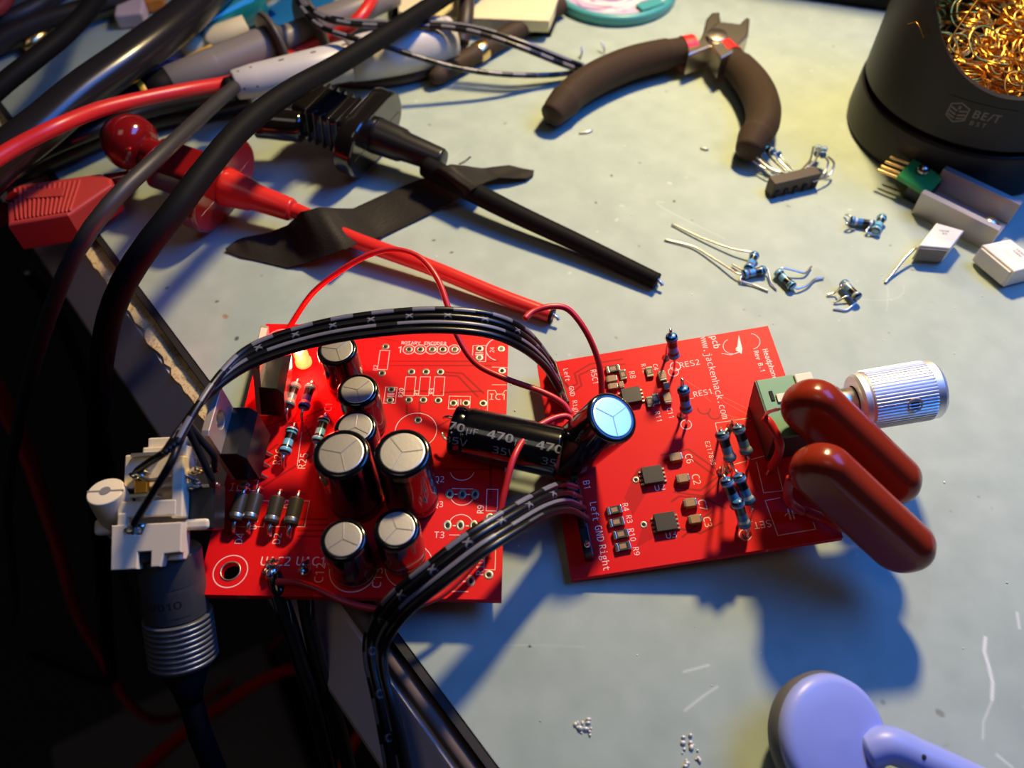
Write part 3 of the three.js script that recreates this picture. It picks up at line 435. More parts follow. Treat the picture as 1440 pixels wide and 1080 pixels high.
  // upright banded resistors, folded leads
  const stand = (p, q, top, mat) => {      // p: body centre, q: foot of the long lead, top: lead crest (all local)
    const ax = V(top).sub(V(p)).normalize().toArray(); const o = resistorBody('banded_resistor', right, p, ax, mat);
    const inv = o.quaternion.clone().invert(), l = (w) => V(w).sub(V(p)).applyQuaternion(inv).toArray(); const bot = add3(p, [-ax[0] * 3, -ax[1] * 3, -ax[2] * 3]), up = add3(p, [ax[0] * 3, ax[1] * 3, ax[2] * 3]);
    part('wire_lead', join([lead([l(bot), l(add3(bot, [-ax[0] * 1.2, -ax[1] * 1.2, -ax[2] * 1.2])), l([bot[0] - ax[0] * 1.5, -0.3, bot[2] - ax[2] * 1.5])], 0.27), lead([l(up), l(top), l(mix3(top, q, 0.12)), l([q[0], q[1] + 3, q[2]]), l(q)], 0.27, 26)]), M.tin, o);
    part('solder_blob', lathe([[0.95, 0], [0.6, 0.35], [0.3, 1.1], [0.01, 1.2]], 14), M.solder, right, [q[0], 0.02, q[2]]); return o;
  };
  stand([2.78,8.2,-17.56], [2.36,0,-20.28], [2.44,12.6,-18.76], RB.blue); stand([2.51,7.2,-5.53], [2.27,0,-5.92], [2.17,12,-7.57], RB.blue);
  stand([7.69,7,5.69], [8.64,0,-0.28], [7.01,9.5,3.24], RB.dark); stand([10.96,7,4.93], [11.29,0,-1.73], [10.23,9.5,2.62], RB.dark);
  stand([6.09,8,15.49], [6.92,0,7.59], [5.13,10.5,12.79], RB.deep); stand([8.61,7,14.64], [8.13,0,7.2], [7.64,9.5,11.91], RB.deep);
  stand([7.23,5.5,18.52], [8.4,0,20.44], [6.63,8,16.83], RB.deep);
  // volume control: green block, cream top, shaft and knurled knob
}
{
  const q = right.quaternion.clone().invert(), KXD = [0.985, 0.137, -0.105];
  // volume control: green block, cream top, shaft and knurled knob; the knob axis runs along the board
  const kc = toK([72.87,18,-87.41]), ky = kc[1], kz = kc[2];
  const pot = part('volume_control', box(9, 9.2, 12.5, 0.3), M.potDark, right, [[15.66,9.5,-2.59][0] + 4.8, 4.7, kz + 0.4]);
  part('green_cover', box(7, 1.0, 12.7, 0.2).translate(-0.8, 4.4, 0), M.potGreen, pot, null, 'green moulded cover'); part('green_cover', box(0.9, 9.3, 12.7, 0.2).translate(-4.2, 0.1, 0), M.potDark, pot);
  part('cream_block', box(3.4, 1.9, 11, 0.3).translate(4.4, 4.4, -0.6), M.potCream, pot); part('terminal', box(2.2, 0.5, 1.8, 0.1).translate(-0.6, 5.05, -1.6), M.potCream, pot); part('terminal', box(0.7, 0.5, 2.2, 0.1).translate(-2.4, 4.85, -2.4), M.hole, pot);
  part('potentiometer_bush', turned(lathe([[0.01, 0], [5, 0], [5, 2], [3.6, 2.2], [3.6, 6], [3, 6.2], [3, 12], [0.01, 12]], 28), [1, 0, 0]), M.tin, right, [[15.66,9.5,-2.59][0] + 9.2, ky, kz]);
  // knurled knob with plain rims and a set-screw hole
  const r = 5.75, L = 15.4, teeth = 56, pos = [], idx = [], nn = teeth * 4, rows = [[-L / 2, 0.55, 0], [-L / 2, 0.86, 0], [-L / 2 + 0.5, 0.93, 0], [-L / 2 + 1.5, 0.94, 0], [-L / 2 + 1.9, 0.9, 0], [-L / 2 + 2.1, 1, 1], [L / 2 - 2.2, 1, 1], [L / 2 - 2, 0.97, 0], [L / 2 - 0.7, 0.97, 0], [L / 2 - 0.1, 0.9, 0], [L / 2, 0.85, 0], [L / 2, 0.01, 0]];
  for (const [y, k, t] of rows) for (let j = 0; j <= nn; j++) { const a = j / nn * Math.PI * 2, f = t ? 1 - 0.035 * (j % 4 < 2 ? 0 : 1) : 1; pos.push(Math.cos(a) * r * k * f, y, Math.sin(a) * r * k * f); }
  for (let i = 0; i < rows.length - 1; i++) for (let j = 0; j < nn; j++) { const a = i * (nn + 1) + j, b = a + nn + 1; idx.push(a, b, a + 1, b, b + 1, a + 1); }
  let g = new THREE.BufferGeometry(); g.setAttribute('position', new THREE.Float32BufferAttribute(pos, 3)); g.setAttribute('uv', new THREE.Float32BufferAttribute(new Float32Array(pos.length / 3 * 2), 2)); g.setIndex(idx); g = toCreasedNormals(g, 0.5);
  const knob = part('knob', g, M.aluBright, right, kc, 'silver knurled metal knob'); alongY(knob, [1, 0, 0]);
  // direction of the set screw: towards the front and up a little
  const ki = knob.quaternion.clone().invert(), sd = V([0, 0.62, 0.78]).applyQuaternion(ki), hp = sd.clone().multiplyScalar(r * 0.965).add(new THREE.Vector3(0, 1.2, 0));
  part('screw_hole', turned(lathe([[1.5, 0], [1.35, 0.25], [1.15, 0.2], [1.1, 0.05], [0.01, 0.05]], 24), sd.toArray()).translate(...hp.toArray()), M.tabMetal, knob); part('set_screw', turned(cyl(0.85, 0.85, 0.3, 18), sd.toArray()).translate(...hp.toArray()), M.potDark, knob);

  // two dipped film capacitors hanging over the right edge
  const X = V([0.51, 0.85, 0.13]).normalize(), Y0 = V([0.74, -0.51, 0.43]), Y = Y0.addScaledVector(X, -Y0.dot(X)).normalize(), Z = new THREE.Vector3().crossVectors(X, Y);
  const FW = 11, FL = 30.4, FT = 6.8, A = V([44.6, 22.2, -67.3]), s = Z.z > 0 ? 1 : -1;
  const fs = new THREE.Shape(), fx = FW / 2 - 2.9, fy = FL / 2 - 2.9, fr = 2.2; fs.moveTo(-fx + fr, -fy); fs.lineTo(fx - fr, -fy); fs.absarc(fx - fr, -fy + fr, fr, -Math.PI / 2, 0); fs.lineTo(fx, fy - fr); fs.absarc(fx - fr, fy - fr, fr, 0, Math.PI / 2); fs.lineTo(-fx + fr, fy); fs.absarc(-fx + fr, fy - fr, fr, Math.PI / 2, Math.PI); fs.lineTo(-fx, -fy + fr); fs.absarc(-fx + fr, -fy + fr, fr, Math.PI, Math.PI * 1.5);
  let fg = new THREE.ExtrudeGeometry(fs, { depth: FT - 5.8, steps: 1, bevelEnabled: true, bevelThickness: 2.9, bevelSize: 2.9, bevelSegments: 8, curveSegments: 8 }).translate(0, 0, -(FT - 5.8) / 2); fg = toCreasedNormals(fg, 0.9);
  const fq = new THREE.Quaternion().setFromRotationMatrix(new THREE.Matrix4().makeBasis(X, Y, Z));
  [[0, 0, 0], [0.6, 1.6, -12.2]].forEach((sh, i) => {
    const c = A.clone().addScaledVector(X, FW / 2).addScaledVector(Y, FL / 2).addScaledVector(Z, -s * FT / 2).add(V(sh));
    const o = part('film_capacitor', fg, M.film, right, toK(c.toArray()), 'glossy dark red dipped capacitor'); o.quaternion.copy(q).multiply(fq);
    const inv = o.quaternion.clone().invert(), lk = (w) => V(w).sub(V(toK(c.toArray()))).applyQuaternion(inv).toArray();
    if (i) { part('lead_sleeve', tube([lk(toK([46.73,19,-81.55])), lk(toK([47.55,19,-80.3])), lk(toK([49.25,17,-77.54])), lk(toK([49.61,14,-76.6])), lk(toK([49.26,10,-76.17]))], 0.85, 30, 10), M.redWire, o, null, 'red insulated lead'); part('wire_lead', join([lead([lk(toK([47.75,24,-80.22])), lk(toK([46.86,21,-81.48])), lk(toK([47.19,18,-81.9]))], 0.35), lead([lk(toK([49.26,10,-76.17])), lk([15.14,0,9.66])], 0.35)]), M.tin, o); }
    else { part('lead_sleeve', tube([lk(toK([48.62,20,-68.4])), lk(toK([48.78,17,-67.51])), lk([16.6,4,17.12]), lk([18.92,1.5,18.59])], 0.85, 24, 10), M.redWire, o); part('lead_sleeve', tube([lk(toK([58.08,14,-61.81])), lk([22.16,2.4,20.9]), lk([20.29,1.6,19.14]), lk([19.54,0.8,18.26])], 0.9, 24, 10), M.redWire, o); part('wire_lead', lead([lk([19.44,1,18.47]), lk([19.57,0,17.79])], 0.5), M.solder, o); }
  });
  // upright capacitor leaning to the right on the left edge of the board
  const ax = V([0.36, 0.92, 0.13]).normalize().toArray(), top = [18.18,22.5,-79.54], base = [top[0] - ax[0] * 20, top[1] - ax[1] * 20, top[2] - ax[2] * 20];
  electrolytic('electrolytic_capacitor', right, toK(base), 5, 20, 2.2, dirK(ax), M.sleeve, M.capTopBright, 'leaning black capacitor with a bright aluminium top');
}
// the lying 470 microfarad capacitor across both boards
{
  const print = capSleeveTex(0, (x) => {
    x.fillStyle = '#8f8c86';
    for (let i = 0; i < 3; i++) { x.save(); x.translate(430, 470 - i * 225); x.rotate(-Math.PI / 2); x.textAlign = 'center'; x.font = 'bold 74px sans-serif'; x.fillText('470', -28, 0); x.font = '52px sans-serif'; x.fillText('µF', 66, 0); x.font = '66px sans-serif'; x.fillText('35V', 0, 88); x.restore(); }
    x.fillStyle = '#3a3a3a'; x.fillRect(700, 0, 110, 512); x.fillStyle = '#0b0b0e'; for (let i = 0; i < 6; i++) x.fillRect(730, 20 + i * 90, 50, 10);
  });
  const m = std(lin(1, 1, 1), 0.16, 0, { map: print, clearcoat: 0.5, clearcoatRoughness: 0.06 });
  const a = [-11.37,11.2,-84.07], b = [9.77,11.2,-78.59], d = V(b).sub(V(a)), L = Math.min(d.length(), 21.5), dn = d.normalize().toArray();
  const t = thing('electrolytic_capacitor', 'black 470 microfarad capacitor lying on its side across the gap between the boards', 'capacitor', [a[0] + dn[0] * 10, 6.1, a[2] + dn[2] * 10]);
  const g = capGeo(5, Math.round(L * 10) / 10), o = part('sleeve', g.s, m, t, add3(a, [-(a[0] + dn[0] * 10), -6.1, -(a[2] + dn[2] * 10)])); 
  const yaxis = V(dn), up = new THREE.Vector3(0, 1, 0), z = new THREE.Vector3().crossVectors(yaxis, up).normalize(), xx = new THREE.Vector3().crossVectors(yaxis, z);
  o.quaternion.setFromRotationMatrix(new THREE.Matrix4().makeBasis(xx.negate(), yaxis, z.negate())).multiply(new THREE.Quaternion().setFromAxisAngle(new THREE.Vector3(0, 1, 0), CAPROLL));
  part('aluminium_top', g.disc, M.capTop, o); part('wire_lead', join([-2.5, 2.5].map((q) => lead([[q, 0.2, 0], [q, -1.5, 0], [q * 0.7, -2.4, 0.6]], 0.32))), M.tin, o);
}

// ---------- wires and cables between the boards ----------
const printMat = (draw, period) => { const t = tex(canvas(512, 64, (x) => { x.fillStyle = '#0d0d10'; x.fillRect(0, 0, 512, 64); draw(x); })); t.repeat.set(1 / period, 1); return std(lin(1, 1, 1), 0.33, 0, { map: t }); };
const GREY = '#6f6d76';
const wireMats = [
  printMat((x) => { x.fillStyle = GREY; for (const y of [2, 23, 44]) x.fillRect(60, y, 280, 14); }, 7.5),
  printMat((x) => { x.strokeStyle = GREY; x.lineWidth = 7; for (const y of [2, 23, 44]) { x.beginPath(); x.moveTo(200, y); x.lineTo(300, y + 16); x.moveTo(200, y + 16); x.lineTo(300, y); x.stroke(); } }, 7),
  printMat((x) => { x.fillStyle = GREY; for (const y of [4, 25, 46]) x.fillRect(40, y, 430, 11); }, 24),
  printMat((x) => { x.fillStyle = '#55545a'; for (const y of [6, 38]) x.fillRect(220, y, 60, 6); }, 34),
];
function ribbon(name, label, pathPts, offs, r, category = 'cable') {   // pathPts: [x,y,z]; offs(i, t) => offset of wire i
  const t = thing(name, label, category, pathPts[0]);
  for (let i = 0; i < 4; i++) wpart('wire', tube(pathPts.map((p, k) => add3(p, offs(i, k / (pathPts.length - 1)))), r, 110, 10), wireMats[i], t);
  return t;
}
ribbon('ribbon_cable', 'black four-wire cable with white printed marks arching over the crowded red board', [[-56.06,30,-68.38], [-54.42,30,-74.26], [-52.13,29,-82.1], [-47.52,28.5,-88.49], [-39.03,29,-92.39], [-28.7,30,-94.43], [-15.75,30,-95.98], [-5.33,28,-96.82], [1.09,24,-97.18], [5.67,17,-98.18], [9.09,10,-97.72]],
  (i, t) => { const k = i - 1.5, e = t < 0.18 ? 0.35 + t * 3 : t > 0.85 ? 1 + (t - 0.85) * 1.5 : 0.9 ; return [t > 0.85 ? k * 0.4 : -k * (t < 0.3 ? 0.55 : 0.1), -k * 0.28 * e, k * 1.55 * e]; }, 0.7);
ribbon('ribbon_cable', 'black four-wire cable with dashed print drooping from the headphone board off the bench edge', [[13.26,6,-70.7], [9.82,11,-69.27], [5.69,15,-66.03], [0,19,-60.58], [-5.83,21,-55.63], [-12.71,19,-50.81], [-18.8,14,-47.69], [-22.79,7,-45.19], [-23.14,5,-41.13], [-21.43,3,-35.51], [-19.88,0,-30.03], [-18.84,-6,-23.51], [-20.85,-24,-13.75]],
  (i, t) => { const k = i - 1.5; return [t < 0.2 ? k * 0.5 : k * (0.5 + t * 0.9), (i % 2 ? 0.35 : -0.2) * Math.min(1, t * 4), t < 0.2 ? k * 2.2 * (1 - t * 2.2) : k * (1.45 - t * 0.8)]; }, 0.78);
// thin red hook-up wires
const redWire = (label, pts) => solo('hookup_wire', label, 'wire', tube(pts, 0.62, 120, 10), M.redWire, pts[0]);
redWire('thin red wire looping up from the glowing light and down to the leaning capacitor', [[-49.63,7,-111.59], [-47.59,10,-112.71], [-42.12,17,-114.62], [-35.47,22,-116.41], [-29.28,25,-117.94], [-24.08,26,-118.37], [-18.82,26,-116.12], [-15,25,-111.14], [-12.71,23,-105.31], [-11,20,-100.84], [-7.32,17,-96.03], [-1.41,15,-93.66], [5.61,14,-91.26], [9.8,13,-89.22], [11.59,12,-87.2]]);
redWire('thin red wire arching from the black cable to behind the leaning capacitor', [[2.49,24,-101.48], [4.18,24,-103.31], [7.71,24,-104.61], [11.27,23,-104.56], [14.83,20,-101.21], [17.44,15,-97.57], [18.26,10,-94.47], [18.19,6.5,-93.01]]);
redWire('thin red wire sagging under the dashed cable from the leaning capacitor to the mains joint', [[12.12,13,-84.87], [10.33,13.5,-85.7], [6.83,14,-84.21], [2.95,15,-80.35], [0.26,16,-74.65], [-1.29,14,-69.13], [-2.94,11,-63.54], [-6.08,9,-58.27], [-11.2,8,-52.74], [-16.01,8,-50.18], [-22.24,7,-49.66], [-28.56,7,-50.81], [-34.93,8,-53.26], [-38.11,8.3,-54.05], [-41.41,7.8,-54.38]]);
// mains pair from under the crowded board
{
  const t = thing('mains_cable', 'thick pair of glossy black wires hanging from the corner solder joints', 'cable', [-40.52,2,-52.42]);
  wpart('wire', tube([[-43.07,5,-57.14], [-42.03,5.5,-54.78], [-41.2,4,-52.33], [-40.06,0,-49.21], [-39.31,-6,-45.98], [-38.23,-14,-41.79], [-37.7,-26,-36.85], [-38.09,-48,-28.81], [-43.69,-100,-13.8]], 1.55, 80, 14), M.blackGloss, t);
  wpart('wire', tube([[-37.75,4.5,-57.08], [-37.53,4,-54.98], [-37.21,2.5,-52.5], [-36.75,-2,-49.24], [-36.18,-9,-45.59], [-35.44,-18,-41.53], [-34.48,-30,-37.05], [-34.42,-54,-28.32], [-38.09,-105,-14.09]], 1.5, 80, 14), M.blackGloss, t);
}

// ---------- cream panel socket hanging beside the bench, with a dark plug in it ----------
const SBASE = [[0.9987,0.0225,-0.0450],[-0.0503,0.4224,-0.9050],[-0.0013,0.9062,0.4229]];
const sock = thing('panel_socket', 'cream plastic panel socket with bare solder terminals hanging off the bench edge', 'socket', [-61.6,18,-65.02]);
frame(sock, SBASE); sock.scale.setScalar(0.92);
{
  const sp = (x0, y0, z0, w, h, d, n = 'housing_block', m = M.whitePlastic, r = 0.35) => part(n, box(w, h, d, r), m, sock, [x0, y0, z0]);
  // rear and front blocks; local x to the right, y up the socket, z towards the viewer
  sp(-0.2, 5.6, -1.4, 11.6, 6.4, 5.4); sp(1.6, 8.9, -1.2, 8.6, 2.4, 5.0); sp(1.2, 11, -1.6, 7.4, 2.2, 2.6);
  sp(4.9, 2.2, 0.6, 2.2, 11.5, 5.2, 'housing_wall'); sp(0.2, 1.4, -3, 10.8, 14, 2.4, 'housing_back');
  sp(-0.6, -1.6, 0.6, 11.0, 3.0, 5.4); sp(-4.9, -5.2, 1.2, 1.6, 6.0, 5.4, 'housing_wall');
  // front face with the notches
  const f = new THREE.Shape([[-6.2, -4.6], [-3.8, -4.6], [-3.4, -6.2], [-0.8, -6.6], [0, -4.6], [6.2, -4.6], [6.2, -9.6], [3.2, -9.8], [2.6, -12], [1.2, -12], [1.2, -9.2], [-1.6, -9.2], [-1.6, -12.2], [-6, -12.2]].map((p) => new THREE.Vector2(...p)));
  part('front_plate', new THREE.ExtrudeGeometry(f, { depth: 2.2, bevelEnabled: true, bevelThickness: 0.2, bevelSize: 0.2, bevelSegments: 2 }).translate(0, 0, 2.0), M.whitePlastic, sock);
  sp(0.4, -8, 0.4, 10.6, 6.4, 4, 'housing_block'); sp(-0.2, -10.4, 2.3, 2.5, 2, 2.6, 'plug_opening', M.hole, 0.1);
  // screw post with slot and hole, on the left
  const post = part('screw_post', lathe([[0.9, -6], [3.4, -6], [3.4, 3.9], [3.1, 4.2], [0.9, 4.2]], 32), M.whitePlastic, sock, [-8.2, -0.6, 0.4]); alongY(post, [0, 0.62, 0.78]);
  part('post_hole', cyl(1, 1, 0.3, 20), M.greyEpoxy, post, [0, 4.15, 0]); part('post_slot', box(6.7, 0.3, 0.4, 0.05), M.greyEpoxy, post, [0, 4.12, 0]);
  part('side_ear', box(3.6, 3.2, 2.4, 0.9), M.whitePlastic, sock, [-10.2, -4.4, -1]); part('side_ear', box(5, 2.2, 2.4, 0.8), M.whitePlastic, sock, [7.6, -4.8, -0.4]);
  // metal contacts and solder
  part('contact', box(5.4, 0.7, 2.6, 0.15), M.tin, sock, [-1.6, 8.6, 1.4]); part('contact', box(5.2, 0.7, 2.6, 0.15), M.tin, sock, [-0.8, 0.8, 3.3]); part('contact', box(2.8, 3.2, 1.4, 0.4), M.brass, sock, [-2.4, 2.8, 1.2], 'brass contact');
  for (const [x, y, z, s] of [[-2.6, 4.9, 2.6, 1.25], [-1.6, 5.2, 2.4, 0.9], [-2.4, -5.2, 3.4, 1.5], [7.4, 5.2, 0.6, 1.1], [7.2, 2.6, 0.8, 1.2]]) { const g = new THREE.IcosahedronGeometry(s, 3), p = g.attributes.position; for (let i = 0; i < p.count; i++) { const k = 1 + 0.15 * Math.sin(p.getX(i) * 4 + p.getY(i) * 3); p.setXYZ(i, p.getX(i) * k * 1.3, p.getY(i) * k * 0.8, p.getZ(i) * k); } g.computeVertexNormals(); part('solder_blob', g, M.solder, sock, [x, y, z]); }
  part('terminal_strip', box(6, 0.8, 1.6, 0.3), M.gold, sock, [8.4, 5.2, 0.2]); part('terminal_strip', box(6.4, 0.8, 1.6, 0.3), M.tin, sock, [8.4, 2.4, 0.2]);
  part('side_housing', box(5, 8.6, 6, 0.4), M.blackPlastic, sock, [8.3, -1.6, -2.6], 'black side housing');
  // tails of the cable soldered to the contacts
  const loc = (p) => V(p).sub(V([-61.6,18,-65.02])).applyQuaternion(sock.quaternion.clone().invert()).divideScalar(0.92).toArray();
  for (const [a, m, b] of [[[-54.97,30,-72.55], [-56.87,29.5,-68.14], [-2.4, 5.6, 3.4]], [[-54.49,30,-72.55], [-55.94,29,-65.6], [-2.2, -4.4, 4.6]], [[-54.57,29,-73.48], [-51.36,24,-70.62], [10.8, 5, 0.8]], [[-54.67,29,-72.91], [-51.79,22,-67.56], [10.6, 2.4, 0.8]]]) part('wire_tail', tube([loc(a), mix3(loc(a), loc(m), 0.5), loc(m), mix3(loc(m), b, 0.6), b], 0.72, 40, 10), M.wireBlack, sock);
  part('bare_link', lead([[-2.5, 4.6, 3], [0, 3.6, 3.2], [5, 4.4, 2.4], [8, 3.2, 1.4]], 0.4, 24), M.steel, sock);
}
{
  // plug: dark barrel, ribbed strain relief, cable
  const Y = V([-0.06, 0.72, -0.69]).normalize().toArray(), dn = [-Y[0], -Y[1], -Y[2]], top = V([-61.6,18,-65.02]).addScaledVector(V(SBASE[1]), -8.5).addScaledVector(V(SBASE[2]), -3).addScaledVector(V(SBASE[0]), 0.8).toArray();
  const t = thing('audio_plug', 'dark grey round plug with a ribbed collar pushed into the cream socket', 'plug', top);
  const o = part('plug_barrel', lathe([[0.01, 0], [5.2, 0], [5.5, -0.4], [5.5, -5.2], [5.3, -5.5], [5.5, -5.8], [5.5, -11.6], [5.2, -12], [0.01, -12]].reverse(), 36), std(lin(0.05, 0.05, 0.052), 0.42), t); alongY(o, Y);
  const ribs = [[0.01, -12]]; for (let i = 0; i < 9; i++) ribs.push([5.9, -12.1 - i], [6.0, -12.3 - i], [6.0, -12.7 - i], [5.6, -12.8 - i], [5.6, -13.05 - i]); ribs.push([5.4, -21.4], [0.01, -21.6]);
  part('ribbed_collar', lathe(ribs.reverse(), 36), std(lin(0.2, 0.2, 0.2), 0.38, 0.6), o);
  part('plug_lettering', new THREE.CylinderGeometry(5.54, 5.54, 4.4, 40, 1, true, -0.9, 1.8).translate(0, -8.4, 0), std(lin(1, 1, 1), 0.45, 0, { map: tex(canvas(512, 256, (x) => { x.fillStyle = '#3c3c3e'; x.fillRect(0, 0, 512, 256); x.fillStyle = '#1c1c1e'; x.font = 'bold 110px sans-serif'; x.textAlign = 'center'; x.fillText('AUD1O', 256, 160); })) }), o);
  const e = V(top).addScaledVector(V(dn), 21).toArray();
  const boot = part('strain_relief', lathe([[0.01, -29], [2.2, -29], [2.6, -27], [4.6, -21.4], [0.01, -21.2]], 24), M.blackRubber, o);
  const p = (k, x, y, z) => { const b = V(top).addScaledVector(V(dn), k); return [b.x + x, b.y + y, b.z + z]; };
  wpart('plug_cable', tube([p(28, 0, 0, 0), p(40, 1, -4, 0), p(60, 2, -20, -4), p(80, 3, -60, -12), p(100, 0, -160, -20), p(110, -20, -640, -30)], 2.1, 80, 12), M.blackRubber, t);
}

// ---------- test clips, tape, banana plug ----------
function testClip(label, mats, pts, opts) {   // pts: head, neck, flange, nose end, rod end (world mm)
  const [head, neck, fl, nose, tip] = pts, t = thing('test_clip', label, 'test clip', [fl[0], 0, fl[2]]);
  const ax = V(nose).sub(V(neck)).normalize(), side = new THREE.Vector3().crossVectors(new THREE.Vector3(0, 1, 0), ax).normalize(), upv = new THREE.Vector3().crossVectors(side, ax);
  const B = new THREE.Matrix4().makeBasis(side, ax, upv);
  const place = (g, p) => g.applyMatrix4(B).translate(...p);
  // finger flange: oblong plate with rounded ends
  const s = new THREE.Shape(), w = opts.fw / 2, h = opts.fh / 2; s.absarc(w - h, 0, h, -Math.PI / 2, Math.PI / 2, false); s.absarc(-(w - h), 0, h, Math.PI / 2, Math.PI * 1.5, false);
  wpart('finger_flange', place(new THREE.ExtrudeGeometry(s, { depth: 3.4, bevelEnabled: true, bevelThickness: 1.0, bevelSize: 1.0, bevelSegments: 4, curveSegments: 20 }).translate(0, 0, -1.7).rotateX(-Math.PI / 2), fl), mats[0], t);
  wpart('flange_seam', place(box(opts.fw - 3, 0.16, 0.5, 0.05).translate(0, 2.72, 0.2), fl), mats[0], t);
  // nose cone
  const ln = V(nose).distanceTo(V(fl)); wpart('nose', place(lathe([[0.01, 1], [opts.n0, 1.2], [opts.n0 * 0.92, 3.5], [opts.n1 * 1.35, ln * 0.45], [opts.n1 * 1.18, ln * 0.5], [opts.n1, ln - 0.8], [opts.n1 * 0.85, ln], [0.01, ln]], 28), fl), mats[1], t);
  // body between the flange and the head, with flats
  const lb = V(head).distanceTo(V(fl)); wpart('body', place(box(opts.bw, lb * 0.66, opts.bh, 1.6, 3).translate(0, -lb * 0.36, 0), fl), mats[0], t);
  if (opts.ridges) wpart('grip_ridges', place(join([0, 1, 2, 3, 4].map((i) => box(opts.bw + 0.9, 1.0, opts.bh + 0.9, 0.4).translate(0, -lb * 0.2 - i * 2.3, 0))), fl), mats[0], t);
  const hd = V(head).sub(V(fl)).normalize();
  wpart('plunger', tube([mix3(fl, head, 0.6), mix3(fl, head, 0.85), head], opts.pr, 12, 16), mats[0], t);
  if (opts.ball) wpart('plunger_knob', lathe([[0.01, -5.6], [4.2, -5.2], [6.4, -3.4], [7.2, -0.6], [6.8, 2], [5, 4.6], [4.2, 5.6], [0.01, 6.2]], 32).applyQuaternion(new THREE.Quaternion().setFromUnitVectors(new THREE.Vector3(0, 1, 0), hd)).translate(...head), mats[0], t);
  const rodPts = opts.rod; wpart('shaft', tube(rodPts, (q) => opts.r0 + (opts.r1 - opts.r0) * q, 60, 16), mats[2], t);
  const e = rodPts[rodPts.length - 1], pe = rodPts[rodPts.length - 2], dd = V(e).sub(V(pe)).normalize();
  wpart('tip_sleeve', turned(lathe([[opts.r1 * 0.7, -0.2], [opts.r1 * 1.02, -0.2], [opts.r1 * 1.02, 0.5], [opts.r1 * 0.7, 0.5]], 20), dd.toArray()).translate(...e), M.blackMatte, t);
  wpart('hook', join([tube([e, add3(e, dd.clone().multiplyScalar(1.3).toArray()), add3(e, [dd.x * 1.9, -0.5, dd.z * 1.9 + 0.3])], 0.42, 10, 8), tube([add3(e, [0.3, 0.5, 0]), add3(e, dd.clone().multiplyScalar(1.2).toArray())], 0.35, 8, 8)]), M.tin, t);
  return t;
}
testClip('red test clip with a ball plunger, its shaft passing under black tape', [M.redClip, M.redSleeve, M.redSleeve],
  [[-97.33,14,-169.17], [-87.77,11,-164.52], [-74.27,9.5,-158.65], [-54.27,6.5,-152.55], [9.06,2.5,-121.7]],
  { fw: 26, fh: 15, n0: 5.2, n1: 2.9, bw: 11, bh: 9, pr: 3.6, ball: true, rod: [[-57.12,6.5,-153.6], [-49.47,6,-149.48], [-40.14,5,-143.97], [-20.48,4,-135.28], [-3.34,3,-126.78], [9.05,2.3,-121.22]], r0: 2.1, r1: 1.75 });
testClip('black test clip with a long black shaft held down by tape', [M.blackGloss, M.blackPlastic, M.blackRubber],
  [[-67.47,12,-180.18], [-55.26,11,-182.8], [-38.34,9.5,-179.33], [-19.98,7,-166.68], [34.91,2.2,-132.09]],
  { fw: 26, fh: 14.5, n0: 5.2, n1: 3.3, bw: 12, bh: 10, pr: 4.2, ball: false, ridges: true, rod: [[-22.31,7,-168.39], [-12.8,6.2,-161.5], [0,5,-153.19], [17.51,3.4,-142.91], [34.45,2.1,-132.42]], r0: 2.9, r1: 1.9 });
